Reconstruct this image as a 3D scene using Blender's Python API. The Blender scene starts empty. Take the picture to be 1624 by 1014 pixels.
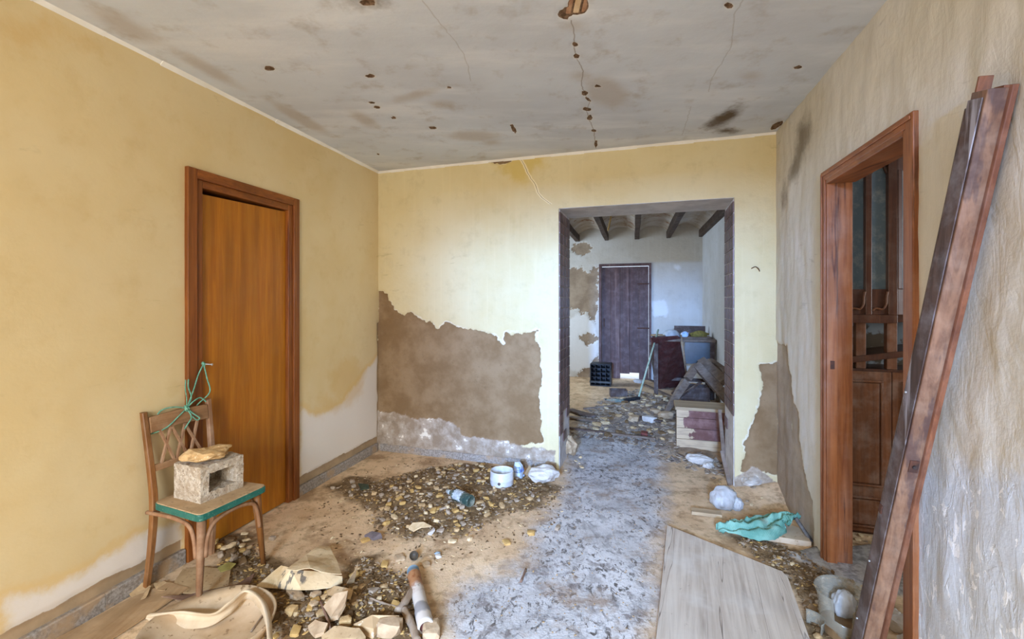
import bpy, bmesh, math, random
import numpy as np
from mathutils import Vector, Matrix, noise as mnoise

# ---------------------------------------------------------------- camera, sky, daylight, exposure
CAM_H, FPX, HZ = 1.417, 722.0, 478.0          # eye height (m), focal length and horizon in a 1624x1014 frame
scene = bpy.context.scene
cam_data = bpy.data.cameras.new('camera')
cam_data.sensor_width = 36.0
cam_data.lens = FPX / 1624 * 36.0
cam_data.shift_y = (HZ - 507.0) / 1624
cam_data.clip_start = 0.02
cam = bpy.data.objects.new('camera', cam_data)
cam.location = (0, 0, CAM_H)
cam.rotation_euler = (math.pi / 2, 0, 0)
scene.collection.objects.link(cam)
scene.camera = cam

world = bpy.data.worlds.new('sky')
scene.world = world
world.use_nodes = True
world.node_tree.nodes['Background'].inputs[0].default_value = (0.72, 0.84, 1.0, 1)
world.node_tree.nodes['Background'].inputs[1].default_value = 1.6

def area_light(name, loc, target, sx, sy, power, col, spread=180):
    d = bpy.data.lights.new(name, 'AREA')
    d.shape = 'RECTANGLE'; d.size = sx; d.size_y = sy
    d.energy = power; d.color = col; d.spread = math.radians(spread)
    o = bpy.data.objects.new(name, d)
    o.location = loc
    o.rotation_euler = (Vector(target) - Vector(loc)).to_track_quat('-Z', 'Y').to_euler()
    scene.collection.objects.link(o)
    return o
# cool sky through the doorway behind the camera, plus two added warm fill lamps
area_light('doorway_warm_fill', (-0.45, -3.15, 1.70), (-1.2, 3.2, 1.15), 1.7, 2.1, 62, (1.0, 0.89, 0.72), 110)  # added warm fill for the walls, not the cool sky
area_light('doorway_sky_glow', (-1.70, -5.16, 2.46), (0.60, 4.0, 1.15), 0.6, 0.30, 46, (0.22, 0.46, 1.0), 30)
area_light('doorway_high_sky', (-1.05, -3.75, 2.95), (0.2, 1.4, 0.3), 1.6, 0.8, 165, (0.46, 0.69, 1.0), 80)
area_light('rear_warm_fill', (-2.60, -2.15, 1.75), (-1.75, 2.4, 1.2), 1.2, 1.3, 24, (1.0, 0.86, 0.66), 140)  # added warm fill behind an invented window
# fill lamp added to brighten the cupboard, set at an invented window
area_light('side_room_fill', (4.50, 0.47, 1.65), (2.2, 2.7, 1.3), 0.9, 1.0, 34, (0.86, 0.93, 1.0))
# daylight through the window in the left wall of the back room
area_light('back_room_daylight', (-0.55, 7.55, 1.70), (3.0, 6.8, 1.0), 1.2, 1.4, 42, (0.66, 0.82, 1.0))

scene.view_settings.view_transform = 'Standard'
scene.view_settings.look = 'None'
scene.view_settings.gamma = 1.0
scene.view_settings.use_curve_mapping = False
scene.view_settings.exposure = 0.55

scene.cycles.adaptive_threshold = 0.03; scene.cycles.max_bounces = 7; scene.cycles.diffuse_bounces = 5; scene.cycles.glossy_bounces = 2
scene.cycles.transmission_bounces = 3; scene.cycles.transparent_max_bounces = 6
scene.cycles.caustics_reflective = False; scene.cycles.caustics_refractive = False

rnd = random.Random(7)

# ---------------------------------------------------------------- helpers
def lin(c):
    return tuple(((x / 255) / 12.92 if x <= 10 else ((x / 255 + 0.055) / 1.055) ** 2.4) for x in c)

def fl(px, py, z=0.0):
    """the point of the place seen at a photo pixel, at height z (below the eye)"""
    Y = (CAM_H - z) * FPX / (py - HZ)
    return Vector(((px - 812) / FPX * Y, Y, z))
def at(px, py, Y):
    return Vector(((px - 812) / FPX * Y, Y, CAM_H + (HZ - py) / FPX * Y))

class Plane:
    def __init__(s, o, u, v):
        s.o, s.u, s.v = Vector(o), Vector(u).normalized(), Vector(v).normalized()
        s.n = s.u.cross(s.v)
    def hit(s, px, py):
        d = Vector(((px - 812) / FPX, 1, (HZ - py) / FPX))
        c = Vector((0, 0, CAM_H))
        t = (s.o - c).dot(s.n) / d.dot(s.n)
        p = c + d * t - s.o
        return (p.dot(s.u), p.dot(s.v))
    def at(s, u, v, n=0):
        return s.o + s.u * u + s.v * v + s.n * n

def poly_sdf(U, V, poly):
    """signed distance to a polygon, positive inside"""
    poly = np.array(poly, float)
    d = np.full(U.shape, 1e9); inside = np.zeros(U.shape, bool)
    n = len(poly)
    for i in range(n):
        a, b = poly[i], poly[(i + 1) % n]
        e = b - a
        wu, wv = U - a[0], V - a[1]
        t = np.clip((wu * e[0] + wv * e[1]) / max(e @ e, 1e-12), 0, 1)
        d = np.minimum(d, np.hypot(wu - t * e[0], wv - t * e[1]))
        c = ((a[1] <= V) & (b[1] > V)) | ((b[1] <= V) & (a[1] > V))
        with np.errstate(divide='ignore', invalid='ignore'):
            x = a[0] + (V - a[1]) / (b[1] - a[1]) * e[0]
        inside ^= c & (U < x)
    return np.where(inside, d, -d)

def blob_sdf(U, V, pl, px, py, rx, ry, rot=0):
    c = np.array(pl.hit(px, py))
    cr, sr = math.cos(rot), math.sin(rot)
    a = np.array(pl.hit(px + rx * cr, py + rx * sr)) - c
    b = np.array(pl.hit(px - ry * sr, py + ry * cr)) - c
    M = np.linalg.inv(np.array([a, b]).T)
    du, dv = U - c[0], V - c[1]
    q = np.hypot(M[0, 0] * du + M[0, 1] * dv, M[1, 0] * du + M[1, 1] * dv)
    return (1 - q) * math.sqrt(abs(a[0] * b[1] - a[1] * b[0]))

def fnoise(U, V, s, seed=0, oct=4):
    f = mnoise.fractal
    return np.array([f((u * s + seed * 17.3, v * s - seed * 9.1, seed), 1.0, 2.0, oct) for u, v in zip(U.ravel(), V.ravel())]).reshape(U.shape)

# ---- node materials
class NT:
    def __init__(s, name):
        s.m = bpy.data.materials.new(name); s.m.use_nodes = True
        s.t = s.m.node_tree; s.b = s.t.nodes['Principled BSDF']; s._o = None
    def node(s, t): return s.t.nodes.new(t)
    def put(s, sock, v):
        if isinstance(v, bpy.types.NodeSocket): s.t.links.new(v, sock)
        elif isinstance(v, (tuple, list)) and len(v) == 3 and sock.type == 'RGBA': sock.default_value = (*v, 1)
        else: sock.default_value = v
    @property
    def obj(s):
        if s._o is None: s._o = s.node('ShaderNodeTexCoord').outputs['Object']
        return s._o
    def map(s, scale=(1, 1, 1), rot=(0, 0, 0), loc=(0, 0, 0), vec=None):
        n = s.node('ShaderNodeMapping'); s.put(n.inputs['Vector'], vec or s.obj)
        n.inputs['Scale'].default_value = scale; n.inputs['Rotation'].default_value = rot; n.inputs['Location'].default_value = loc
        return n.outputs[0]
    def noise(s, scale, detail=4, rough=0.55, vec=None, dist=0.0):
        n = s.node('ShaderNodeTexNoise'); s.put(n.inputs['Vector'], vec or s.obj)
        n.inputs['Scale'].default_value = scale; n.inputs['Detail'].default_value = min(detail, 4.5)
        n.inputs['Roughness'].default_value = rough; n.inputs['Distortion'].default_value = dist
        return n.outputs['Fac']
    def vor(s, scale, feat='F1', vec=None, rand=1.0, out='Distance'):
        n = s.node('ShaderNodeTexVoronoi'); n.feature = feat; s.put(n.inputs['Vector'], vec or s.obj)
        n.inputs['Scale'].default_value = scale; n.inputs['Randomness'].default_value = rand
        return n.outputs[out]
    def attr(s, name):
        n = s.node('ShaderNodeAttribute'); n.attribute_name = name; return n.outputs['Fac']
    def step(s, x, a, b, lo=0.0, hi=1.0):
        n = s.node('ShaderNodeMapRange'); n.interpolation_type = 'SMOOTHSTEP'
        s.put(n.inputs['Value'], x)
        n.inputs['From Min'].default_value = a; n.inputs['From Max'].default_value = b
        n.inputs['To Min'].default_value = lo; n.inputs['To Max'].default_value = hi
        return n.outputs[0]
    def math(s, op, a, b=0.0, c=0.0):
        n = s.node('ShaderNodeMath'); n.operation = op
        s.put(n.inputs[0], a); s.put(n.inputs[1], b); s.put(n.inputs[2], c)
        return n.outputs[0]
    def mix(s, f, a, b, blend='MIX'):
        n = s.node('ShaderNodeMix'); n.data_type = 'RGBA'; n.blend_type = blend
        s.put(n.inputs[0], f); s.put(n.inputs[6], a); s.put(n.inputs[7], b)
        return n.outputs[2]
    def bump(s, h, strength=0.5, dist=0.01, prev=None):
        n = s.node('ShaderNodeBump'); s.put(n.inputs['Height'], h)
        n.inputs['Strength'].default_value = strength; n.inputs['Distance'].default_value = dist
        if prev is not None: s.t.links.new(prev, n.inputs['Normal'])
        return n.outputs[0]
    def end(s, col, rough=0.8, normal=None, spec=0.3, **kw):
        s.put(s.b.inputs['Base Color'], col); s.put(s.b.inputs['Roughness'], rough)
        s.b.inputs['Specular IOR Level'].default_value = spec
        if normal is not None: s.t.links.new(normal, s.b.inputs['Normal'])
        for k, v in kw.items(): s.put(s.b.inputs[k], v)
        return s.m

def two_tone(name, c1, c2, scale=8, rough=0.85, bump=0.4, bscale=60, bdist=0.004, speck=None, spec=0.25, detail=6):
    t = NT(name)
    c = t.mix(t.step(t.noise(scale, detail, 0.6), 0.35, 0.65), lin(c1), lin(c2))
    if speck:
        c = t.mix(t.step(t.noise(scale * 6, 3, 0.6), 0.58, 0.68), c, lin(speck))
    return t.end(c, rough, t.bump(t.noise(bscale, 4), bump, bdist), spec)

def wood(name, c1, c2, axis='z', rough=0.5, scale=1.0, dust=0.0, dustc=(200, 190, 180), spec=0.35, worn=None, wornlo=0.56):
    t = NT(name)
    a = 3.0 * scale; b = 55.0 * scale
    sc = {'x': (a, b, b), 'y': (b, a, b), 'z': (b, b, a)}[axis]
    g = t.noise(1.0, 6, 0.65, t.map(sc), 0.6)
    big = t.noise(1.0, 3, 0.5, t.map(tuple(x * 0.16 for x in sc)), 1.2)
    c = t.mix(t.step(g, 0.3, 0.7), lin(c1), lin(c2))
    c = t.mix(t.step(big, 0.35, 0.75, 0, 0.55), c, lin(tuple(x * 0.62 for x in c1)))
    if worn:
        w = t.noise(1.0, 6, 0.7, t.map(tuple(x * 0.3 for x in sc), loc=(3, 1, 7)))
        c = t.mix(t.step(w, wornlo, wornlo + 0.08), c, lin(worn))
    if dust:
        c = t.mix(t.step(t.noise(9, 5, 0.65), 0.4, 0.75, 0, dust), c, lin(dustc))
    return t.end(c, rough, t.bump(g, 0.25, 0.003), spec)

# ---- mesh builder
class MB:
    def __init__(s): s.v, s.f = [], []
    def add(s, vs, fs):
        o = len(s.v); s.v += [tuple(v) for v in vs]; s.f += [tuple(i + o for i in f) for f in fs]; return s
    def para(s, o, a, b, c):
        o, a, b, c = Vector(o), Vector(a), Vector(b), Vector(c)
        if a.cross(b).dot(c) < 0: a, b = b, a
        vs = [o, o + a, o + a + b, o + b, o + c, o + a + c, o + a + b + c, o + b + c]
        return s.add(vs, [(3, 2, 1, 0), (4, 5, 6, 7), (0, 1, 5, 4), (1, 2, 6, 5), (2, 3, 7, 6), (3, 0, 4, 7)])
    def box(s, x0, x1, y0, y1, z0, z1):
        return s.para((x0, y0, z0), (x1 - x0, 0, 0), (0, y1 - y0, 0), (0, 0, z1 - z0))
    def bar(s, p0, p1, w, h, up=(0, 0, 1), w1=None, h1=None):
        p0, p1 = Vector(p0), Vector(p1); d = (p1 - p0).normalized()
        x = d.cross(Vector(up))
        if x.length < 1e-4: x = d.cross(Vector((0, 1, 0)))
        x.normalize(); y = x.cross(d)
        w1 = w if w1 is None else w1; h1 = h if h1 is None else h1
        vs = []
        for p, ww, hh in ((p0, w, h), (p1, w1, h1)):
            vs += [p - x * ww / 2 - y * hh / 2, p + x * ww / 2 - y * hh / 2, p + x * ww / 2 + y * hh / 2, p - x * ww / 2 + y * hh / 2]
        return s.add(vs, [(0, 1, 2, 3), (7, 6, 5, 4), (0, 4, 5, 1), (1, 5, 6, 2), (2, 6, 7, 3), (3, 7, 4, 0)])
    def tube(s, pts, r, n=8, cap=True):
        pts = [Vector(p) for p in pts]; m = len(pts)
        rs = r if isinstance(r, (list, tuple)) else [r] * m
        vs, fs = [], []; prev = None
        for i, p in enumerate(pts):
            d = (pts[min(i + 1, m - 1)] - pts[max(i - 1, 0)]).normalized()
            if prev is None:
                x = d.orthogonal().normalized()
            else:
                x = (prev - d * prev.dot(d))
                x = x.normalized() if x.length > 1e-5 else d.orthogonal().normalized()
            prev = x; y = d.cross(x)
            for k in range(n):
                a = 2 * math.pi * k / n
                vs.append(p + (x * math.cos(a) + y * math.sin(a)) * rs[i])
        for i in range(m - 1):
            for k in range(n):
                k2 = (k + 1) % n
                fs.append((i * n + k, i * n + k2, (i + 1) * n + k2, (i + 1) * n + k))
        if cap: fs += [tuple(range(n - 1, -1, -1)), tuple((m - 1) * n + k for k in range(n))]
        return s.add(vs, fs)
    def lathe(s, prof, M=None, n=24, jit=0):
        M = M or Matrix(); vs, fs = [], []
        for r, z in prof:
            for k in range(n):
                a = 2 * math.pi * k / n
                vs.append(M @ Vector((r * math.cos(a), r * math.sin(a), z)))
        for i in range(len(prof) - 1):
            for k in range(n):
                k2 = (k + 1) % n
                fs.append((i * n + k, i * n + k2, (i + 1) * n + k2, (i + 1) * n + k))
        if prof[0][0] > 1e-6: pass
        return s.add(vs, fs)
    def cap(s, r, z, M=None, n=24, flip=False):
        M = M or Matrix()
        vs = [M @ Vector((r * math.cos(2 * math.pi * k / n), r * math.sin(2 * math.pi * k / n), z)) for k in range(n)]
        return s.add(vs, [tuple(range(n))[::-1 if flip else 1]])
    def prism(s, poly, a0, a1, fn):
        """poly in 2-D, swept from a0 to a1; fn(p, q, a) -> point"""
        n = len(poly)
        vs = [fn(p, q, a0) for p, q in poly] + [fn(p, q, a1) for p, q in poly]
        fs = [tuple(range(n))[::-1], tuple(range(n, 2 * n))] + [(i, (i + 1) % n, n + (i + 1) % n, n + i) for i in range(n)]
        return s.add(vs, fs)
    def mesh(s, name, smooth=False):
        me = bpy.data.meshes.new(name); me.from_pydata(s.v, [], s.f)
        bm = bmesh.new(); bm.from_mesh(me); bmesh.ops.recalc_face_normals(bm, faces=bm.faces[:]); bm.to_mesh(me); bm.free()
        if smooth: me.polygons.foreach_set('use_smooth', [True] * len(me.polygons))
        return me
    def build(s, name, mat, parent=None, smooth=False, bevel=0.0):
        me = s.mesh(name, smooth); me.materials.append(mat)
        return link(name, me, parent, bevel)

def link(name, me, parent=None, bevel=0.0):
    o = bpy.data.objects.new(name, me); scene.collection.objects.link(o)
    if parent is not None: o.parent = parent
    if bevel:
        m = o.modifiers.new('bevel', 'BEVEL'); m.width = bevel; m.segments = 2; m.limit_method = 'ANGLE'
    return o
def tag(o, label=None, cat=None, group=None, kind=None):
    if label: o['label'] = label
    if cat: o['category'] = cat
    if group: o['group'] = group
    if kind: o['kind'] = kind
    return o
def thing(name, label, cat, loc=(0, 0, 0), rz=0.0, group=None, kind=None):
    o = bpy.data.objects.new(name, None); scene.collection.objects.link(o)
    o.location = loc; o.rotation_euler = (0, 0, rz); o.empty_display_size = 0.1
    return tag(o, label, cat, group, kind)
def struct(o, label, cat=None):
    return tag(o, label, cat, kind='structure')
def smooth_path(pts, k=6):
    pts = [Vector(p) for p in pts]; out = []
    for i in range(len(pts) - 1):
        a, b, c, d = pts[max(i - 1, 0)], pts[i], pts[i + 1], pts[min(i + 2, len(pts) - 1)]
        for j in range(k):
            t = j / k
            out.append(0.5 * ((2 * b) + (c - a) * t + (2 * a - 5 * b + 4 * c - d) * t * t + (3 * b - a - 3 * c + d) * t ** 3))
    return out + [pts[-1]]

def rock_mesh(name, sx, sy, sz, seed, sub=2, rough=0.35, mat=None, facet=True, cut=0.0):
    """a broken stone: an icosphere pushed about by noise, base near z = 0"""
    bm = bmesh.new(); bmesh.ops.create_icosphere(bm, subdivisions=sub, radius=1.0)
    for v in bm.verts:
        d = v.co.normalized()
        k = 1 + rough * mnoise.noise(d * 1.3 + Vector((seed * 3.7, seed, -seed))) + rough * 0.5 * mnoise.noise(d * 3.1 + Vector((seed, 5, seed * 2)))
        c = d * k
        c = Vector((max(-0.72, min(0.72, c.x)) * 1.25, max(-0.72, min(0.72, c.y)) * 1.25, max(-0.6, min(0.66, c.z)) * 1.4)) if cut else c
        v.co = (c.x * sx / 2, c.y * sy / 2, c.z * sz / 2)
    mz = min(v.co.z for v in bm.verts)
    for v in bm.verts: v.co.z -= mz
    me = bpy.data.meshes.new(name); bm.to_mesh(me); bm.free()
    if not facet: me.polygons.foreach_set('use_smooth', [True] * len(me.polygons))
    if mat: me.materials.append(mat)
    return me

def sheet_mesh(name, pts, thick, mat, cuts=3, amp=0.006, fs=12, seed=1):
    """a thin crumpled sheet with a real thickness, from an outline of 3-D points"""
    bm = bmesh.new(); vs = [bm.verts.new(p) for p in pts]; bm.faces.new(vs)
    bmesh.ops.triangulate(bm, faces=bm.faces[:])
    bmesh.ops.subdivide_edges(bm, edges=bm.edges[:], cuts=cuts, use_grid_fill=True)
    bmesh.ops.triangulate(bm, faces=bm.faces[:])
    bmesh.ops.recalc_face_normals(bm, faces=bm.faces[:])
    for v in bm.verts:
        v.co.z += amp * mnoise.noise(v.co * fs + Vector((seed, seed * 2, 0)))
    top = bm.faces[:]
    r = bmesh.ops.extrude_face_region(bm, geom=top)
    for v in [e for e in r['geom'] if isinstance(e, bmesh.types.BMVert)]: v.co.z += thick
    bmesh.ops.recalc_face_normals(bm, faces=bm.faces[:])
    me = bpy.data.meshes.new(name); bm.to_mesh(me); bm.free(); me.materials.append(mat)
    me.polygons.foreach_set('use_smooth', [False] * len(me.polygons))
    return me
# ---------------------------------------------------------------- the room's layout
ROOM_H = 2.65
CL = Vector((-1.273, 4.335, 0))               # far corner of the left wall
CR = Vector((1.926, 3.322, 0))                # far corner of the right wall
DB = (CR - CL).normalized()                   # along the back wall, towards the right
DS = Vector((0.2582, 0.9661, 0)).normalized() # along the side walls, away from the camera
UP = Vector((0, 0, 1))
BACK_W = (CR - CL).length
THICK = 0.47                                  # thickness of the wall that the passage cuts through
P_BACK = Plane(CL, DB, UP)                    # normal = DB x UP
P_LEFT = Plane(CL, -DS, UP)
P_RIGHT = Plane(CR, -DS, UP)
P_CEIL = Plane((0, 0, ROOM_H), (1, 0, 0), (0, 1, 0))
P_FLOOR = Plane((0, 0, 0), (1, 0, 0), (0, 1, 0))
FAR_O = at(992, 500, 8.25); FAR_O.z = 0
P_FAR = Plane(FAR_O, DB, UP)

def uvec(U, V, pl, N): return (np.array(pl.o)[None] + U[:, None] * np.array(pl.u)[None] + V[:, None] * np.array(pl.v)[None] + N[:, None] * np.array(pl.n)[None])

def axis_lines(a0, a1, res, cuts):
    ks = sorted({a0, a1, *[c for c in cuts if a0 < c < a1]})
    out = []
    for p, q in zip(ks[:-1], ks[1:]):
        n = max(1, round((q - p) / res)); out += list(np.linspace(p, q, n + 1)[:-1])
    return np.array(out + [ks[-1]])

def wall_mesh(name, pl, u0, u1, v0, v1, res, holes, fields, mat, inward, slab=0.12, depth_fn=None, gap=0.014, vis=None):
    """A plastered wall face as a fine grid with real relief, backed by solid masonry; holes = (u0, u1, v0, v1).
    fields: function(U, V) -> {attribute: array}; depth_fn(U, V, F) -> relief in metres towards the room."""
    us = axis_lines(u0, u1, res, [h[0] for h in holes] + [h[1] for h in holes])
    vs = axis_lines(v0, v1, res, [h[2] for h in holes] + [h[3] for h in holes])
    UU, VV = np.meshgrid(us, vs); U, V = UU.ravel(), VV.ravel()
    F = fields(U, V) if fields else {}
    N = (depth_fn(U, V, F) if depth_fn else np.zeros_like(U)) * inward
    P = uvec(U, V, pl, N); nu, nv = len(us), len(vs)
    faces = []
    hole = lambda uc, vc: any(h[0] < uc < h[1] and h[2] < vc < h[3] for h in holes)
    H = [[hole((us[i] + us[i + 1]) / 2, (vs[j] + vs[j + 1]) / 2) for i in range(nu - 1)] for j in range(nv - 1)]
    for j in range(nv - 1):
        for i in range(nu - 1):
            if not H[j][i]: faces.append((j * nu + i, j * nu + i + 1, (j + 1) * nu + i + 1, (j + 1) * nu + i))
    vv = [tuple(p) for p in P]; nf = len(vv)
    mb = MB(); mb.v, mb.f = vv, faces
    # masonry behind, in columns between the holes
    back = lambda u, v, n: pl.at(u, v, -inward * n)
    ks = sorted({u0, u1, *[h[0] for h in holes], *[h[1] for h in holes]})
    for p, q in zip(ks[:-1], ks[1:]):
        spans = [(v0, v1)]
        for h in holes:
            if h[0] <= p + 1e-6 and q <= h[1] + 1e-6:
                spans = [t for a, b in spans for t in ((a, max(a, min(b, h[2]))), (min(b, max(a, h[3])), b)) if t[1] - t[0] > 1e-5]
        for a, b in spans:
            mb.para(back(p, a, gap), pl.u * (q - p), UP * (b - a), -pl.n * inward * (slab - gap))
    for h in holes:  # the plaster's own edge round the hole
        for (ua, va), (ub, vb) in (((h[0], h[2]), (h[0], h[3])), ((h[1], h[2]), (h[1], h[3])), ((h[0], h[3]), (h[1], h[3]))):
            mb.add([back(ua, va, 0), back(ub, vb, 0), back(ub, vb, gap), back(ua, va, gap)], [(0, 1, 2, 3)])
    me = bpy.data.meshes.new(name); me.from_pydata(mb.v, [], mb.f); me.materials.append(mat)
    tot = len(mb.v)
    for k, a in F.items():
        at_ = me.attributes.new(k, 'FLOAT', 'POINT'); full = np.full(tot, -1.0, np.float32); full[:nf] = a
        at_.data.foreach_set('value', full)
    sm = np.zeros(len(me.polygons), bool); sm[:len(faces)] = True
    me.polygons.foreach_set('use_smooth', sm)
    return link(name, me)

def px_poly(pl, pts): return [pl.hit(*p) for p in pts]

# ---------------------------------------------------------------- wall and floor materials
def plaster_wall(name, cA, cB, bareA, bareB, stain=None, pale=None, relief=0.3, rel_scale=18, streak=True, edge=(232, 226, 212), flake=False, sc2=None, rim=0.55, stain_mix=0.75):
    """painted plaster; attributes: bare (m inside lost plaster), low (m inside lumpy damp foot), pale (m inside bleached paint), leak (m inside damp stain), crack (m from a crack)"""
    t = NT(name)
    n1 = t.noise(1.3, 5, 0.6); n2 = t.noise(7, 6, 0.65); n3 = t.noise(32, 5, 0.7)
    c = t.mix(t.step(n1, 0.32, 0.68), lin(cA), lin(cB))
    c = t.mix(t.step(n2, 0.5, 0.78, 0, 0.35), c, lin(sc2 or tuple(x * 0.86 for x in cA)))
    if streak:  # vertical wash marks
        s_ = t.noise(1.0, 5, 0.6, t.map((26, 26, 1.2)))
        c = t.mix(t.step(s_, 0.5, 0.75, 0, 0.22), c, lin(tuple(min(255, x * 1.05) for x in cB)))
    sc_ = t.noise(1.0, 6, 0.72, t.map((3.2, 3.2, 17), rot=(0.25, 0.25, 0)), 0.6)
    c = t.mix(t.math('MULTIPLY', t.step(sc_, 0.60, 0.70), t.step(t.noise(1.7, 3, 0.5, t.map(loc=(9, 2, 5))), 0.5, 0.65, 0, 0.32)), c, lin(tuple(x * 0.68 for x in cA)))
    wob = t.math('MULTIPLY_ADD', n2, 0.16, -0.08)
    wob = t.math('ADD', wob, t.math('MULTIPLY_ADD', n3, 0.05, -0.025))
    if pale:
        p = t.math('ADD', t.attr('pale'), t.math('MULTIPLY', wob, 0.7))
        rim_ = t.math('MULTIPLY', t.step(p, -0.05, -0.005), t.step(p, 0.03, 0.0))
        c = t.mix(t.math('MULTIPLY', rim_, rim), c, lin((212, 178, 120)))
        c = t.mix(t.step(p, -0.01, 0.05, 0, 0.88), c, lin(pale))
    if stain:
        q = t.math('ADD', t.attr('leak'), t.math('MULTIPLY', wob, 1.3))
        c = t.mix(t.step(q, -0.05, 0.09, 0, stain_mix), c, lin(stain))
    w = t.math('ADD', t.attr('bare'), t.math('MULTIPLY', wob, 0.28))
    m = t.step(w, -0.002, 0.004)
    b = t.mix(t.step(t.noise(4.5, 6, 0.65), 0.33, 0.68), lin(bareA), lin(bareB))
    b = t.mix(t.step(n3, 0.56, 0.75, 0, 0.4), b, lin(tuple(x * 0.8 for x in bareA)))
    c = t.mix(t.math('MULTIPLY', t.step(w, -0.018, -0.002), t.step(n2, 0.42, 0.62, 0, 0.55)), c, lin(edge))
    c = t.mix(m, c, b)
    lo = t.math('ADD', t.attr('low'), t.math('MULTIPLY', wob, 0.5))
    lc = t.mix(t.step(t.noise(9, 6, 0.7), 0.38, 0.62), lin((146, 128, 108)), lin((176, 162, 146)))
    lc = t.mix(t.step(t.noise(9, 5, 0.7), 0.60, 0.66), lc, lin((226, 216, 200)))
    c = t.mix(t.step(lo, -0.004, 0.008), c, lc)
    ck = t.math('ABSOLUTE', t.attr('crack'))
    ck2 = t.math('ADD', ck, t.math('MULTIPLY', wob, 0.05))
    c = t.mix(t.step(ck2, 0.020, 0.008, 0, 0.7), c, lin((236, 226, 196)))
    c = t.mix(t.step(ck2, 0.0045, 0.0015, 0, 0.75), c, lin((110, 92, 66)))
    h = t.math('MULTIPLY', t.noise(rel_scale, 6, 0.62), 1.0)
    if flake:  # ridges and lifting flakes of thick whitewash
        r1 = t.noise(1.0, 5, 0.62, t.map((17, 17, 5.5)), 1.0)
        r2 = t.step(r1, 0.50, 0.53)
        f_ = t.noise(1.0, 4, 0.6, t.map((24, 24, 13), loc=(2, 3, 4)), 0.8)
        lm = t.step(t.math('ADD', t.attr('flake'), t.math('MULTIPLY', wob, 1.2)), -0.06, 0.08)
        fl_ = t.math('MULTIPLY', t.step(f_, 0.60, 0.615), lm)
        c = t.mix(t.math('MULTIPLY', lm, 0.8), c, lin((204, 212, 224)))  # whitewash colour, its bluish tint partly painted-in cool daylight
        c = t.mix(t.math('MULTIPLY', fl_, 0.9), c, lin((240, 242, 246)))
        h = t.math('ADD', h, t.math('MULTIPLY', r1, 0.9))
        h = t.math('SUBTRACT', h, t.math('MULTIPLY', fl_, 0.5))
        h = t.math('ADD', h, t.math('MULTIPLY', t.math('MULTIPLY', r2, lm), 0.7))
    h = t.math('ADD', h, t.math('MULTIPLY', n3, 0.35))
    h = t.math('SUBTRACT', h, t.math('MULTIPLY', m, 0.5))
    nb = t.bump(h, relief, 0.02)
    return t.end(c, 0.88, nb, 0.15)

ATTRS = ('bare', 'low', 'pale', 'leak', 'crack', 'flake')
def with_defaults(F, U):
    for a in ATTRS:
        if a not in F: F[a] = np.full(U.shape, -1.0)
    return F
def curve_at(V, pts):
    """pts: (u, v) along a crack, sorted by v; u of the crack at V, far away outside its span"""
    pts = sorted(pts, key=lambda p: p[1]); vs = [p[1] for p in pts]; us = [p[0] for p in pts]
    u = np.interp(V, vs, us)
    return u, (V >= vs[0]) & (V <= vs[-1])

# ---- back wall
OPEN_U0, OPEN_U1 = P_BACK.hit(886, 500)[0], P_BACK.hit(1165, 500)[0]
OPEN_TOP = 2.195
bare_px = [(598, 462), (606, 464), (614, 468), (625, 491), (638, 499), (648, 496), (664, 506), (682, 510), (693, 520), (708, 512), (722, 517), (742, 519), (768, 526), (787, 533), (798, 545), (800, 528), (816, 531), (832, 528), (852, 524), (847, 539), (857, 560), (860, 596), (855, 638), (858, 675), (861, 700), (790, 716), (700, 700), (640, 668), (596, 652)]
bare_px2 = [(1205, 580), (1214, 577), (1236, 573), (1236, 752), (1172, 748), (1180, 715), (1189, 688), (1197, 665), (1202, 642), (1208, 603)]
low_px = [(596, 652), (640, 656), (655, 664), (690, 662), (720, 672), (735, 690), (790, 700), (862, 712), (880, 716), (880, 790), (596, 790)]
leak_px = [(772, 238), (862, 232), (866, 262), (846, 276), (835, 298), (812, 286), (795, 268), (779, 262)]
def f_back(U, V):
    n = fnoise(U, V, 9, 1, 5); F = {}
    b = np.maximum(poly_sdf(U, V, px_poly(P_BACK, bare_px)), poly_sdf(U, V, px_poly(P_BACK, bare_px2)))
    b = np.maximum(b, blob_sdf(U, V, P_BACK, 793, 250, 20, 9))
    b = np.maximum(b, blob_sdf(U, V, P_BACK, 836, 247, 14, 3))
    F['bare'] = b + 0.022 * n + 0.012 * fnoise(U, V, 32, 51, 3)
    F['low'] = np.maximum(poly_sdf(U, V, px_poly(P_BACK, low_px)), poly_sdf(U, V, px_poly(P_BACK, [(1166, 760), (1182, 748), (1196, 742), (1212, 750), (1236, 768), (1236, 900), (1166, 900)]))) + 0.02 * n
    F['leak'] = poly_sdf(U, V, px_poly(P_BACK, leak_px))
    cu, ok = curve_at(V, px_poly(P_BACK, [(824, 249), (831, 262), (838, 277), (849, 293), (853, 306), (862, 316), (875, 325)]))
    F['crack'] = np.where(ok, U - cu + 0.006 * fnoise(U * 0, V, 40, 5, 2), 1.0)
    return with_defaults(F, U)
def d_back(U, V, F):
    d = -0.011 * np.clip(F['bare'] / 0.012 + 0.5, 0, 1)
    lo = np.clip(F['low'] / 0.02 + 0.5, 0, 1)
    d = d * (1 - lo) + lo * (0.004 + 0.012 * fnoise(U, V, 11, 3, 4))
    return np.clip(d, -0.0125, 0.03) + 0.002 * fnoise(U, V, 3, 2, 3)
M_BACK = plaster_wall('back_wall_plaster', (200, 182, 138), (208, 194, 156), (124, 98, 68), (144, 119, 89), stain=(196, 170, 92), pale=(230, 222, 205), relief=0.22)
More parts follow.
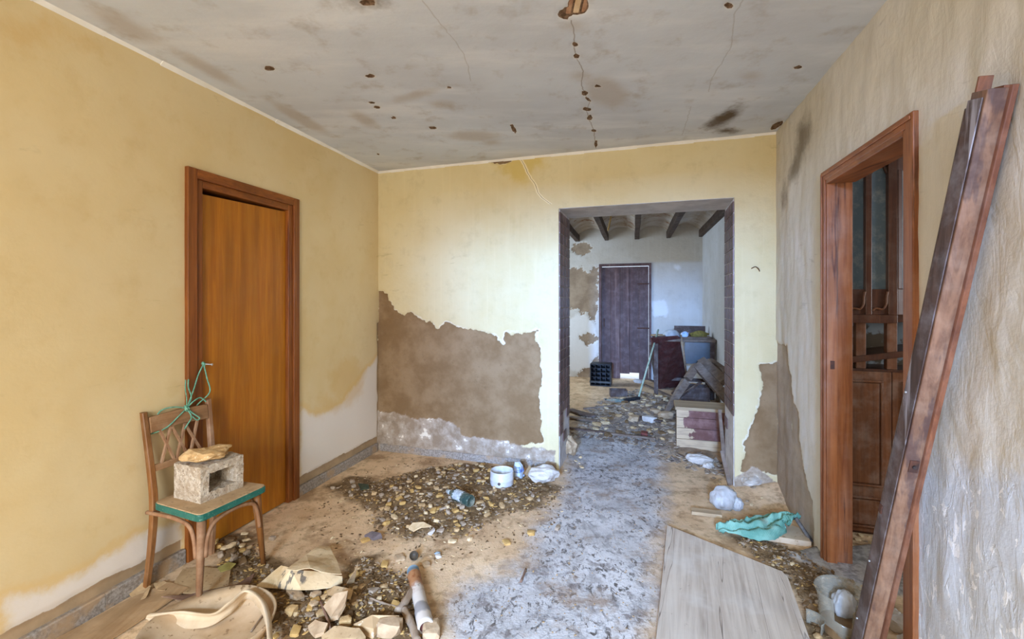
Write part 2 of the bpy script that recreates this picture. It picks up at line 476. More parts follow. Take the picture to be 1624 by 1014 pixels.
wall_back = wall_mesh('wall_back', P_BACK, -0.03, BACK_W + 0.03, 0, ROOM_H, 0.0135, [(OPEN_U0, OPEN_U1, 0, OPEN_TOP)], f_back, M_BACK, +1, THICK, d_back)
struct(wall_back, 'cream back wall with a large patch of lost plaster and a wide passage', 'wall')

# ---- left wall, with its closed door
LD0, LD1 = P_LEFT.hit(471, 500)[0], P_LEFT.hit(293, 500)[0]
LD_TOP = 2.15
LEFT_L = 6.2
pale_left = [(600, 560), (540, 640), (500, 655), (474, 640), (474, 700), (474, 900), (293, 900), (293, 818), (240, 835), (180, 868), (130, 905), (80, 922), (0, 946), (0, 1100), (600, 1100), (606, 740)]
def f_left(U, V):
    n = fnoise(U, V, 8, 4, 4); F = {}
    F['pale'] = poly_sdf(U, V, px_poly(P_LEFT, pale_left))
    strip = np.minimum(0.135 + 0.012 * n - V, V + 1)
    F['bare'] = np.where((U > LD0 - 0.01) & (U < LD1 + 0.01), -1, strip)
    F['bare'] = np.maximum(F['bare'], np.minimum(0.012 + 0.012 * n - U, 1.2 + 0.03 * n - V))
    leak = poly_sdf(U, V, px_poly(P_LEFT, [(0, 25), (70, 28), (150, 68), (160, 80), (90, 62), (0, 72)]))
    leak = np.maximum(leak, blob_sdf(U, V, P_LEFT, 552, 605, 26, 40, 0.2))
    leak = np.maximum(leak, blob_sdf(U, V, P_LEFT, 525, 640, 18, 16))
    leak = np.maximum(leak, blob_sdf(U, V, P_LEFT, 505, 656, 6, 6))
    F['leak'] = leak
    return with_defaults(F, U)
def d_left(U, V, F):
    return -0.010 * np.clip(F['bare'] / 0.012 + 0.5, 0, 1) + 0.003 * fnoise(U, V, 2.5, 6, 3)
M_LEFT = plaster_wall('left_wall_paint', (208, 184, 136), (214, 194, 152), (152, 130, 102), (176, 150, 118), stain=(202, 166, 104), stain_mix=0.5, pale=(222, 214, 206), relief=0.06, streak=False, sc2=(194, 166, 116))
wall_left = wall_mesh('wall_left', P_LEFT, -0.03, LEFT_L, 0, ROOM_H, 0.018, [(LD0 + 0.02, LD1 - 0.02, 0, LD_TOP - 0.02)], f_left, M_LEFT, -1, 0.14, d_left)
struct(wall_left, 'yellow painted wall bleached pale along its damp foot', 'wall')

# ---- right wall, with its doorway
RD0, RD1 = P_RIGHT.hit(1307, 500)[0], P_RIGHT.hit(1457, 500)[0]
RD_TOP = 2.115
RIGHT_L = 6.2
def f_right(U, V):
    n = fnoise(U, V, 9, 7, 5); F = {}
    b = poly_sdf(U, V, px_poly(P_RIGHT, [(1225, 542), (1236, 545), (1247, 551), (1250, 580), (1254, 603), (1258, 640), (1266, 655), (1267, 690), (1270, 720), (1276, 750), (1280, 773), (1288, 800), (1290, 850), (1285, 900), (1225, 840)]))
    F['bare'] = b + 0.018 * n + 0.010 * fnoise(U, V, 32, 52, 3)
    lk = poly_sdf(U, V, px_poly(P_RIGHT, [(1286, 180), (1286, 218), (1275, 255), (1265, 288), (1248, 298), (1250, 270), (1260, 240), (1266, 200)]))
    F['leak'] = np.maximum(lk, blob_sdf(U, V, P_RIGHT, 1243, 312, 5, 18)) + 0.02 * n
    F['pale'] = -1 + 0 * U
    F['low'] = np.minimum(0.09 + 0.05 * n - V, np.where(U > RD1 + 0.0, 1.0, -1.0))
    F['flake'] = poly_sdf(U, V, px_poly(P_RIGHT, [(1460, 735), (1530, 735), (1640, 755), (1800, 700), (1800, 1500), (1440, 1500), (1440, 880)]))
    return with_defaults(F, U)
def d_right(U, V, F):
    r = 0.0045 * fnoise(U * 3.2, V, 3.2, 8, 4) + 0.002 * fnoise(U, V, 9, 9, 3)
    return -0.010 * np.clip(F['bare'] / 0.012 + 0.5, 0, 1) + r
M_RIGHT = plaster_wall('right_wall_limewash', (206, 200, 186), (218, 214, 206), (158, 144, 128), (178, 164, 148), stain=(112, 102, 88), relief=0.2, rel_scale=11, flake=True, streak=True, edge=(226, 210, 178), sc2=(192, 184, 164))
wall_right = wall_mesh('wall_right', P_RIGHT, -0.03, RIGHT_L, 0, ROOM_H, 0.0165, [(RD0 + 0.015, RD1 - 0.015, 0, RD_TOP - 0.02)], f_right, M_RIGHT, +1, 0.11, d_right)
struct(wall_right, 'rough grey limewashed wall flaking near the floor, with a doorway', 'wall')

# ---- rear wall behind the camera: an open doorway, and a window added for the warm fill
RO = CL - DS * LEFT_L
P_REAR = Plane(RO, DB, UP)
M_REAR = two_tone('rear_wall_paint', (216, 190, 138), (222, 200, 156), 3, bump=0.2)
wr = MB()
def rear(u0, u1, v0, v1): wr.para(P_REAR.at(u0, v0, 0), DB * (u1 - u0), UP * (v1 - v0), P_REAR.n * 0.2)
rear(-0.2, 0.15, 0, ROOM_H); rear(0.15, 1.25, 0, 0.9); rear(0.15, 1.25, 2.2, ROOM_H); rear(1.25, 1.5, 0, ROOM_H); rear(1.5, 3.2, 2.35, ROOM_H); rear(3.2, BACK_W + 0.2, 0, ROOM_H)
struct(wr.build('wall_rear', M_REAR), 'cream rear wall with an open doorway and an added window', 'wall')

# ---- ceiling
C_HOLES = [(898, 22, 13, 9, -0.4), (916, 10, 17, 16, 0.0), (587, 121, 8, 3.2, 0), (912, 71, 4.5, 3.2, 0), (914, 91, 5, 4.5, 0.4), (948, 138, 5, 2.6, 0), (927, 149, 4.5, 3.2, 0), (934, 160, 6, 2, 0.7), (930, 174, 7, 2.6, 0.1), (935, 187, 4.5, 4.5, 0), (942, 208, 4.5, 2.2, 0), (945, 229, 2.6, 7, 0), (815, 206, 3, 9, -0.5), (686, 204, 6.5, 2.6, 0), (624, 188, 4, 2.2, 0), (598, 171, 5.5, 2.4, 0), (590, 164, 5.5, 1.8, 0), (1156, 10, 7, 5, 0), (1265, 108, 8, 2.2, -0.2), (427, 110, 7, 3.5, 0), (585, 5, 13, 5, 0), (1232, 200, 12, 4, -0.5), (600, 245, 3, 2, 0), (712, 140, 5, 1.5, 0)]
C_DARK = [(1146, 189, 34, 9, -0.5), (585, 6, 22, 8, 0), (1152, 208, 16, 4, 0)]
C_DAMP = [(962, 148, 38, 22, 0.3), (920, 120, 16, 10, 0), (656, 152, 40, 7, -0.25), (578, 190, 24, 9, 0.5), (752, 216, 42, 9, 0), (700, 165, 18, 6, 0), (780, 226, 16, 6, 0), (1190, 120, 18, 7, 0), (910, 40, 20, 10, 0), (200, 42, 60, 14, 0.45), (330, 110, 60, 9, 0.5), (480, 190, 50, 8, 0.5)]
C_CRACKS = [[(905, 30), (911, 50), (910, 71), (914, 91), (925, 112), (922, 135), (928, 150), (935, 163), (930, 176), (935, 190), (942, 208), (945, 236)], [(669, 0), (700, 40), (722, 65), (735, 85), (742, 105), (747, 130)], [(1185, -10), (1166, 20), (1162, 50), (1160, 75), (1141, 105), (1126, 130), (1124, 146)], [(1096, 168), (1090, 190), (1081, 216)]]
def f_ceil(U, V):
    n = fnoise(U, V, 14, 11, 4); F = {}
    h = np.full(U.shape, -1.0)
    for px, py, rx, ry, ro in C_HOLES: h = np.maximum(h, blob_sdf(U, V, P_CEIL, px, py, rx, ry, ro))
    F['bare'] = h + 0.010 * n + 0.008 * fnoise(U, V, 45, 13, 3)
    d = np.full(U.shape, -1.0)
    for px, py, rx, ry, ro in C_DARK: d = np.maximum(d, blob_sdf(U, V, P_CEIL, px, py, rx, ry, ro))
    F['leak'] = d
    d = np.full(U.shape, -1.0)
    for px, py, rx, ry, ro in C_DAMP: d = np.maximum(d, blob_sdf(U, V, P_CEIL, px, py, rx, ry, ro))
    F['pale'] = d
    for i, c in enumerate(C_CRACKS):
        cu, ok = curve_at(V, [P_CEIL.hit(*p) for p in c])
        F['crack%d' % i] = np.where(ok, U - cu + 0.006 * fnoise(U * 0, V, 30, 20 + i, 3), 1.0)
    return F
def ceil_mat():
    t = NT('ceiling_plaster')
    n1 = t.noise(0.9, 5, 0.6); n2 = t.noise(6, 6, 0.65); n3 = t.noise(30, 5, 0.7)
    c = t.mix(t.step(n1, 0.35, 0.65), lin((194, 199, 208)), lin((206, 213, 223)))
    br = t.noise(1.0, 5, 0.6, t.map((1.2, 5, 1), rot=(0, 0, 0.5)))
    c = t.mix(t.step(br, 0.42, 0.70, 0, 0.8), c, lin((220, 224, 231)))
    c = t.mix(t.step(n2, 0.52, 0.78, 0, 0.6), c, lin((166, 160, 156)))
    wob = t.math('ADD', t.math('MULTIPLY_ADD', n2, 0.2, -0.1), t.math('MULTIPLY_ADD', n3, 0.06, -0.03))
    p = t.math('ADD', t.attr('pale'), t.math('MULTIPLY', wob, 0.6))
    c = t.mix(t.step(p, -0.05, 0.08, 0, 0.6), c, lin((176, 166, 156)))
    q = t.math('ADD', t.attr('leak'), t.math('MULTIPLY', wob, 1.2))
    c = t.mix(t.step(q, -0.07, 0.09, 0, 0.95), c, lin((92, 74, 52)))
    for i in range(4):
        ck = t.math('ADD', t.math('ABSOLUTE', t.attr('crack%d' % i)), t.math('MULTIPLY', wob, 0.02))
        c = t.mix(t.step(ck, 0.0045, 0.001, 0, 0.6 if i == 0 else 0.28), c, lin((120, 104, 88)))
    w = t.math('ADD', t.attr('bare'), t.math('MULTIPLY', wob, 0.05))
    c = t.mix(t.step(w, -0.010, 0.0, 0, 0.35), c, lin((228, 222, 214)))
    hb = t.mix(t.step(t.noise(60, 3), 0.4, 0.6), lin((88, 68, 52)), lin((128, 104, 84)))
    c = t.mix(t.step(w, -0.001, 0.002), c, hb)
    h = t.math('ADD', t.noise(9, 5, 0.6), t.math('MULTIPLY', n3, 0.3))
    return t.end(c, 0.85, t.bump(h, 0.2, 0.012), 0.15)
M_CEIL = ceil_mat()
def ceil_grid():
    us = np.arange(-3.4, 2.5, 0.0185); vs = np.arange(-3.0, 4.6, 0.0185)
    UU, VV = np.meshgrid(us, vs); U, V = UU.ravel(), VV.ravel(); nu, nv = len(us), len(vs)
    F = f_ceil(U, V)
    Z = ROOM_H + 0.007 * np.clip(F['bare'] / 0.012 + 0.4, 0, 1) + 0.002 * fnoise(U, V, 2, 12, 3)
    mb = MB(); mb.v = list(zip(U, V, Z))
    mb.f = [(j * nu + i, j * nu + i + 1, (j + 1) * nu + i + 1, (j + 1) * nu + i) for j in range(nv - 1) for i in range(nu - 1)]
    nf, nfc = len(mb.v), len(mb.f)
    mb.box(-3.4, 2.5, -3.0, 4.6, ROOM_H + 0.04, ROOM_H + 0.16)
    me = bpy.data.meshes.new('ceiling'); me.from_pydata(mb.v, [], mb.f); me.materials.append(M_CEIL)
    for k, a in F.items():
        full = np.full(len(mb.v), -1.0, np.float32); full[:nf] = a
        me.attributes.new(k, 'FLOAT', 'POINT').data.foreach_set('value', full)
    sm = np.zeros(len(me.polygons), bool); sm[:nfc] = True; me.polygons.foreach_set('use_smooth', sm)
    return link('ceiling', me)
ceiling = struct(ceil_grid(), 'stained white plaster ceiling with cracks and broken holes', 'ceiling')
# hollow clay brick and lath showing in the big hole
M_BRICK = two_tone('hollow_brick', (160, 118, 92), (184, 146, 116), 20, bump=0.5)
c0 = P_CEIL.hit(914, 12)
for i, (dx, dy, w) in enumerate(((-0.028, -0.01, 0.024), (0.004, -0.016, 0.026), (0.036, -0.02, 0.02))):
    b = MB().box(c0[0] + dx - w / 2, c0[0] + dx + w / 2, c0[1] + dy - 0.05, c0[1] + dy + 0.06, ROOM_H + 0.004, ROOM_H + 0.03)
    b.build('brick', M_BRICK if i != 1 else two_tone('pale_brick', (206, 176, 140), (220, 196, 164), 20), ceiling, bevel=0.004)

# ---- cornice strips
M_WHITE = two_tone('cornice_white', (224, 220, 212), (232, 230, 226), 6, bump=0.15)
def cornice(name, pl, u0, u1, inward, label):
    mb = MB(); n = 24
    for i in range(n):
        a, b = u0 + (u1 - u0) * i / n, u0 + (u1 - u0) * (i + 1) / n
        s = 0.018 + 0.003 * math.sin(i * 2.1)
        mb.prism([(0, 0), (s, 0), (0, -s)], a, b, lambda p, q, t: pl.at(t, ROOM_H + q, inward * p))
    struct(mb.build(name, M_WHITE), label, 'cornice')
cornice('trim_1', P_LEFT, 0, LEFT_L, -1, 'thin white cornice along the yellow wall')
cornice('trim_2', P_BACK, 0, BACK_W, 1, 'thin white cornice above the wide passage')

# ---- floor
SOIL = [  # outlines of the dark soil and litter, in photo pixels on the floor
    [(520, 772), (560, 758), (610, 762), (680, 742), (742, 732), (775, 738), (830, 752), (888, 770), (872, 800), (800, 812), (770, 835), (730, 852), (650, 852), (590, 838), (600, 810), (560, 795), (530, 785)],
    [(330, 850), (400, 842), (430, 880), (520, 930), (560, 880), (600, 880), (640, 905), (690, 1000), (690, 1100), (380, 1100), (430, 1000), (400, 940), (330, 905)],
    [(1160, 850), (1250, 862), (1300, 905), (1380, 945), (1420, 960), (1430, 1150), (1290, 1150), (1265, 960), (1240, 905)],
]
LANE = [(905, 690), (1030, 655), (1055, 700), (1055, 830), (1056, 836), (1036, 1014), (1020, 1200), (690, 1200), (700, 1010), (735, 930), (830, 890), (850, 830), (890, 780), (902, 735)]
BACKSOIL = [(940, 640), (1000, 620), (1148, 640), (1148, 740), (1090, 735), (1000, 690), (900, 690), (890, 670)]
def floor_fields(U, V):
    F = {}
    n = fnoise(U, V, 4, 31, 4)
    s = np.full(U.shape, -1.0)
    for k, p in enumerate(SOIL): s = np.maximum(s, poly_sdf(U, V, [tuple(fl(*q).xy) for q in p]) - (0.02 if k == 1 else 0))
    F['soil'] = s + 0.09 * n
    F['lane'] = poly_sdf(U, V, [tuple(fl(*q).xy) for q in LANE]) + 0.05 * n
    F['backsoil'] = poly_sdf(U, V, [tuple(fl(*q).xy) for q in BACKSOIL]) + 0.15 * n
    sill = poly_sdf(U, V, [tuple(fl(*q).xy) for q in [(1238, 882), (1300, 872), (1420, 862), (1470, 950), (1375, 948), (1300, 912)]])
    F['sill'] = sill + 0.02 * n
    return F
def floor_relief(U, V, F):
    z = 0.028 * np.clip(F['soil'] / 0.25, 0, 1) + 0.01 * np.clip(F['soil'] / 0.05, 0, 1) * fnoise(U, V, 16, 33, 4)
    z += 0.05 * np.clip(F['backsoil'] / 0.6, 0, 1)
    t = (U - CR.x) * DB.x + (V - CR.y) * DB.y; w = -((U - CR.x) * DS.x + (V - CR.y) * DS.y)
    z += 0.10 * np.clip(1 - np.hypot(np.minimum(t, 0) * 1.6, np.maximum(w, 0) * 2.2) / 0.6, 0, 1) * ((t < 0.4) & (w > -0.3))
    z += 0.028 * np.clip(F['sill'] / 0.03 + 0.5, 0, 1)
    return z + 0.002 * fnoise(U, V, 6, 34, 3)
def ground_z(x, y):
    U, V = np.array([x]), np.array([y]); return float(floor_relief(U, V, floor_fields(U, V))[0])
def ground(px, py, lift=0.0):
    p = fl(px, py)
    for _ in range(2): p = fl(px, py, ground_z(p.x, p.y))
    p.z += lift; return p
def floor_mat():
    t = NT('dusty_terrazzo_floor')
    wob = t.math('MULTIPLY_ADD', t.noise(5, 6, 0.68), 0.5, -0.25)
    # terrazzo, trodden bare
    g = t.mix(t.step(t.noise(3.2, 6, 0.65), 0.35, 0.68), lin((212, 208, 206)), lin((180, 176, 174)))
    sp = t.noise(1.0, 5, 0.75, t.map((30, 18, 30)), 0.6)
    g = t.mix(t.math('MULTIPLY', t.step(sp, 0.52, 0.61), t.step(t.noise(2.3, 4, 0.6), 0.30, 0.55)), g, lin((96, 90, 86)))
    g = t.mix(t.step(t.noise(1.0, 5, 0.72, t.map((13, 8.5, 10), loc=(4, 1, 0)), 0.4), 0.50, 0.62, 0, 0.55), g, lin((136, 130, 128)))
    g = t.mix(t.step(t.vor(70), 0.12, 0.05, 0, 0.5), g, lin((224, 220, 216)))
    g = t.mix(t.step(t.noise(2.6, 7, 0.75), 0.5, 0.66, 0, 0.75), g, lin((150, 124, 100)))
    g = t.mix(t.step(t.noise(6, 7, 0.78, t.map(loc=(3, 9, 0))), 0.54, 0.64, 0, 0.7), g, lin((116, 104, 98)))
    # sandy dust
    d = t.mix(t.step(t.noise(2.4, 6, 0.65), 0.35, 0.65), lin((230, 200, 162)), lin((206, 172, 134)))
    d = t.mix(t.step(t.noise(3.4, 7, 0.72, t.map(loc=(7, 3, 0))), 0.5, 0.66, 0, 0.75), d, lin((150, 118, 84)))
    d = t.mix(t.step(t.noise(13, 7, 0.75), 0.5, 0.66, 0, 0.7), d, lin((158, 128, 94)))
    d = t.mix(t.step(t.noise(40, 4, 0.7), 0.62, 0.7, 0, 0.8), d, lin((214, 190, 156)))
    # soil and rot
    s = t.mix(t.step(t.noise(11, 6, 0.7), 0.38, 0.65), lin((98, 76, 50)), lin((138, 112, 80)))
    s = t.mix(t.step(t.noise(45, 4, 0.7), 0.56, 0.66, 0, 0.8), s, lin((176, 142, 92)))
    lane = t.math('ADD', t.attr('lane'), t.math('MULTIPLY', wob, 0.5))
    c = t.mix(t.step(lane, -0.10, 0.12), d, g)
    bs = t.math('ADD', t.attr('backsoil'), wob)
    c = t.mix(t.step(bs, -0.05, 0.25, 0, 0.8), c, t.mix(t.step(t.noise(14, 5, 0.7), 0.4, 0.6), lin((104, 88, 74)), lin((150, 132, 114))))
    so = t.math('ADD', t.attr('soil'), t.math('MULTIPLY', wob, 0.6))
    c = t.mix(t.step(so, -0.05, 0.06), c, s)
    si = t.math('ADD', t.attr('sill'), t.math('MULTIPLY', wob, 0.15))
    c = t.mix(t.step(si, -0.01, 0.02), c, t.mix(t.step(t.noise(20, 5, 0.7), 0.4, 0.65), lin((172, 166, 160)), lin((122, 116, 112))))
    h = t.math('ADD', t.noise(26, 6, 0.7), t.math('MULTIPLY', t.noise(90, 3, 0.6), 0.5))
    return t.end(c, t.step(lane, 0.0, 0.3, 0.85, 0.62), t.bump(h, 0.45, 0.01), 0.25)
def floor_grid():
    us = np.arange(-3.4, 5.2, 0.03); vs = np.concatenate([np.arange(-3.0, 5.0, 0.03), np.arange(5.0, 9.6, 0.06)])
    UU, VV = np.meshgrid(us, vs); U, V = UU.ravel(), VV.ravel(); nu, nv = len(us), len(vs)
    F = floor_fields(U, V); Z = floor_relief(U, V, F)
    mb = MB(); mb.v = list(zip(U, V, Z))
    mb.f = [(j * nu + i, j * nu + i + 1, (j + 1) * nu + i + 1, (j + 1) * nu + i) for j in range(nv - 1) for i in range(nu - 1)]
    nf, nfc = len(mb.v), len(mb.f)
    mb.box(-3.4, 5.2, -3.0, 9.6, -0.12, -0.03)
    me = bpy.data.meshes.new('floor'); me.from_pydata(mb.v, [], mb.f); me.materials.append(floor_mat())
    for k, a in F.items():
        full = np.full(len(mb.v), -1.0, np.float32); full[:nf] = a
        me.attributes.new(k, 'FLOAT', 'POINT').data.foreach_set('value', full)
    sm = np.zeros(len(me.polygons), bool); sm[:nfc] = True; me.polygons.foreach_set('use_smooth', sm)
    return link('floor', me)
floor = struct(floor_grid(), 'dusty grey terrazzo floor strewn with sand and soil', 'floor')

# ---- terrazzo skirting
def skirt_mat():
    t = NT('terrazzo_skirting')
    c = t.mix(t.step(t.noise(70, 5, 0.75), 0.36, 0.66), lin((122, 112, 102)), lin((166, 158, 150)))
    c = t.mix(t.step(t.noise(7, 5, 0.6), 0.48, 0.66, 0, 0.85), c, lin((168, 140, 108)))
    return t.end(c, 0.6, t.bump(t.noise(60, 4), 0.3, 0.004), 0.3)
M_SKIRT = skirt_mat()
def skirting(name, pl, spans, inward, label, hgt=0.075):
    mb = MB()
    for u0, u1 in spans:
        n = max(1, round((u1 - u0) / 0.4))
        for i in range(n):
            a, b = u0 + (u1 - u0) * i / n, u0 + (u1 - u0) * (i + 1) / n
            h = hgt + 0.004 * math.sin(i * 5.3 + u0)
            mb.prism([(-0.012, -0.02), (0.014, -0.02), (0.014, h - 0.006), (0.009, h), (-0.012, h)], a + 0.001, b - 0.001, lambda p, q, t: pl.at(t, q, inward * p))
    struct(mb.build(name, M_SKIRT), label, 'skirting')
skirting('baseboard_left', P_LEFT, [(0.03, LD0 - 0.005), (LD1 + 0.005, LEFT_L)], -1, 'speckled grey terrazzo skirting at the foot of the yellow wall')
skirting('baseboard_back', P_BACK, [(0.03, OPEN_U0 - 0.02)], 1, 'dusty terrazzo skirting under the patch of lost plaster', 0.065)

# ---- passage: concrete lintel soffit and brown tiles on both jambs
M_CONC = two_tone('lintel_concrete', (196, 196, 198), (216, 216, 218), 7, bump=0.5, bscale=30)
lin_mb = MB().para(P_BACK.at(OPEN_U0, OPEN_TOP - 0.003, -0.004), DB * (OPEN_U1 - OPEN_U0), UP * 0.011, -P_BACK.n * (THICK - 0.002))
struct(lin_mb.build('trim_3', M_CONC, bevel=0.004), 'bare grey concrete lintel over the passage', 'lintel')
def tile_mat(name, a, b):
    t = NT(name)
    c = t.mix(t.step(t.noise(20, 4), 0.4, 0.6), lin(a), lin(b))
    c = t.mix(t.step(t.noise(9, 5, 0.7), 0.52, 0.7, 0, 0.5), c, lin((150, 140, 140)))
    return t.end(c, 0.35, t.bump(t.noise(50, 3), 0.15, 0.002), 0.4)
M_TILES = [tile_mat('brown_tile', (122, 92, 84), (100, 74, 70)), tile_mat('brown_tile_dark', (104, 78, 72), (86, 62, 60))]
M_GROUT = two_tone('jamb_mortar', (216, 212, 210), (190, 186, 184), 14, bump=0.6)
TN, TV = 0.150, 0.090
for side, u0, sgn in (('l', OPEN_U0, 1), ('r', OPEN_U1, -1)):
    gm = MB().para(P_BACK.at(u0, 0, -0.020), DB * (0.004 * sgn), UP * (OPEN_TOP - 0.005), -P_BACK.n * (THICK - 0.024))
    gm.build('mortar_bed', M_GROUT, wall_back)
    t0 = MB().box(0, 0.008, 0, TN - 0.010, 0, TV - 0.009)
    tms = []
    for mt in M_TILES:
        tm = t0.mesh('tile'); tm.materials.append(mt); tms.append(tm)
    bot = 0.42 if side == 'l' else 0.55
    v = OPEN_TOP - 0.02 - TV; row = 0
    while v > 0.02:
        for k in range(3):
            keep = v > bot or (v > bot - 0.3 and rnd.random() < (0.55 if side == 'l' else 0.35)) 
            if not keep: continue
            o = link('tile', tms[rnd.randrange(2)], wall_back)
            X = DB * sgn; Y = -P_BACK.n
            Mx = Matrix((X, Y, UP)).transposed().to_4x4()
            Mx.translation = P_BACK.at(u0, v, 0) + X * 0.003 + Y * (0.003 + k * (TN + 0.004))
            o.matrix_world = Mx
        v -= TV; row += 1
# ---------------------------------------------------------------- doors
M_DOORWOOD = wood('varnished_door_leaf', (184, 116, 26), (160, 94, 16), 'z', 0.42, 0.7, dust=0.05, dustc=(190, 150, 100))
M_CASING = wood('casing_wood', (150, 88, 36), (118, 62, 22), 'z', 0.45, 1.0, worn=(96, 46, 18), wornlo=0.62)
M_CASING_H = wood('casing_wood_cross', (150, 88, 36), (118, 62, 22), 'y', 0.45, 1.0, worn=(96, 46, 18), wornlo=0.62)
M_REDWOOD = wood('doorway_wood', (166, 104, 62), (132, 76, 44), 'z', 0.45, 0.9, dust=0.12, dustc=(200, 170, 150), worn=(92, 52, 32), wornlo=0.57)
M_REDWOOD_H = wood('doorway_wood_cross', (166, 104, 62), (132, 76, 44), 'y', 0.45, 0.9, dust=0.12, dustc=(200, 170, 150), worn=(92, 52, 32), wornlo=0.57)
def on(pl, inward):
    """local frame on a wall: x along u, y up, z into the room"""
    return lambda u, v, n: pl.at(u, v, inward * n)
def frame_piece(pl, inward, name, parent, mat, u0, u1, v0, v1, n0, n1, bevel=0.004):
    return MB().para(pl.at(u0, v0, inward * n0), pl.u * (u1 - u0), UP * (v1 - v0), pl.n * inward * (n1 - n0)).build(name, mat, parent, bevel=bevel)

d1 = thing('door_1', 'closed honey-brown flush door in the yellow wall', 'door', kind='structure')
c, i = 0.055, 0.042      # widths of the outer casing and of the inner stop
frame_piece(P_LEFT, -1, 'casing', d1, M_CASING, LD0, LD0 + c, 0, LD_TOP, -0.02, 0.024)
frame_piece(P_LEFT, -1, 'casing', d1, M_CASING, LD1 - c, LD1, 0, LD_TOP, -0.02, 0.024)
frame_piece(P_LEFT, -1, 'casing', d1, M_CASING_H, LD0 + c, LD1 - c, LD_TOP - c, LD_TOP, -0.02, 0.024)
frame_piece(P_LEFT, -1, 'jamb', d1, M_CASING, LD0 + c, LD0 + c + i, 0, LD_TOP - c, -0.12, 0.012)
frame_piece(P_LEFT, -1, 'jamb', d1, M_CASING, LD1 - c - i, LD1 - c, 0, LD_TOP - c, -0.12, 0.012)
frame_piece(P_LEFT, -1, 'head', d1, M_CASING_H, LD0 + c + i, LD1 - c - i, LD_TOP - c - i, LD_TOP - c, -0.12, 0.012)
a0, a1 = LD0 + c + i + 0.004, LD1 - c - i - 0.003
lf = MB()  # a leaf that has dropped on its hinges: a dark gap opens over it towards the latch side
tp = LD_TOP - c - i
lf.add([P_LEFT.at(a0, 0.012, 0.012), P_LEFT.at(a1, 0.012, 0.012), P_LEFT.at(a1, tp - 0.030, 0.012), P_LEFT.at(a0, tp - 0.008, 0.012),
        P_LEFT.at(a0, 0.012, 0.052), P_LEFT.at(a1, 0.012, 0.052), P_LEFT.at(a1, tp - 0.030, 0.052), P_LEFT.at(a0, tp - 0.008, 0.052)],
       [(0, 1, 2, 3), (7, 6, 5, 4), (0, 4, 5, 1), (1, 5, 6, 2), (2, 6, 7, 3), (3, 7, 4, 0)])
lf.build('leaf', M_DOORWOOD, d1)
# dark room behind the leaf, so that no light comes over the top
MB().para(P_LEFT.at(LD0 - 0.05, 0, 0.15), P_LEFT.u * (LD1 - LD0 + 0.1), UP * (LD_TOP + 0.05), P_LEFT.n * 0.03).build('blind_panel', M_CASING, d1)

d2 = thing('door_2', 'worn red-brown wooden door frame standing open in the grey wall', 'door frame', kind='structure')
c = 0.052
frame_piece(P_RIGHT, 1, 'casing', d2, M_REDWOOD, RD0, RD0 + c, 0, RD_TOP, -0.02, 0.018)
frame_piece(P_RIGHT, 1, 'casing', d2, M_REDWOOD, RD1 - c, RD1, 0, RD_TOP, -0.02, 0.018)
frame_piece(P_RIGHT, 1, 'casing', d2, M_REDWOOD_H, RD0 + c, RD1 - c, RD_TOP - c, RD_TOP, -0.02, 0.018)
frame_piece(P_RIGHT, 1, 'moulding', d2, M_REDWOOD, RD0 + 0.012, RD0 + 0.028, 0, RD_TOP - 0.012, 0.018, 0.024)
frame_piece(P_RIGHT, 1, 'moulding', d2, M_REDWOOD_H, RD0 + 0.028, RD1 - 0.012, RD_TOP - 0.028, RD_TOP - 0.012, 0.018, 0.024)
frame_piece(P_RIGHT, 1, 'jamb', d2, M_REDWOOD, RD0 + c - 0.005, RD0 + c + 0.014, 0, RD_TOP - c, -0.040, 0.010)
frame_piece(P_RIGHT, 1, 'jamb', d2, M_REDWOOD, RD0 + c - 0.008, RD0 + c - 0.002, 0, RD_TOP - c, -0.115, -0.040)
frame_piece(P_RIGHT, 1, 'jamb', d2, M_REDWOOD, RD1 - c - 0.018, RD1 - c + 0.005, 0, RD_TOP - c, -0.12, 0.016)
frame_piece(P_RIGHT, 1, 'head', d2, M_REDWOOD_H, RD0 + c + 0.018, RD1 - c - 0.018, RD_TOP - c - 0.022, RD_TOP - c + 0.005, -0.12, 0.016)
M_RUST = two_tone('rusty_iron', (92, 56, 40), (62, 44, 38), 30, 0.7, 0.5)
ku, kv = P_RIGHT.hit(1327, 583)
frame_piece(P_RIGHT, 1, 'strike_plate', d2, M_RUST, RD0 + c + 0.014, RD0 + c + 0.017, kv - 0.022, kv + 0.022, -0.025, -0.005, 0.001)

# ---------------------------------------------------------------- side room behind the doorway
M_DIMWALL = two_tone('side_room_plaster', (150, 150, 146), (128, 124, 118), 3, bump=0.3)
SR = P_RIGHT.at(0, 0, -0.11)
def side_pt(u, v, n): return P_RIGHT.at(u, v, -0.11 - n)
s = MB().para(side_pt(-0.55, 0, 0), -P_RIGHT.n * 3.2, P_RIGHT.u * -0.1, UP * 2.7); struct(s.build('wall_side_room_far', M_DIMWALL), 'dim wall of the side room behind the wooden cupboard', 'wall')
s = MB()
for u0, u1, v0, v1 in ((-0.55, 1.6, 0, 2.7), (1.6, 2.6, 0, 1.1), (1.6, 2.6, 2.2, 2.7), (2.6, 3.65, 0, 2.7)):   # window opening made up for the added fill lamp
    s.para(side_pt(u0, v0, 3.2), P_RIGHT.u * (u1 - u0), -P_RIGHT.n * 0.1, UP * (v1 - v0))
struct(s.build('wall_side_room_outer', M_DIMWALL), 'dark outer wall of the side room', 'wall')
s = MB().para(side_pt(3.6, 0, 0), -P_RIGHT.n * 3.2, P_RIGHT.u * 0.1, UP * 2.7); struct(s.build('wall_side_room_near', M_DIMWALL), 'dark near wall of the side room', 'wall')
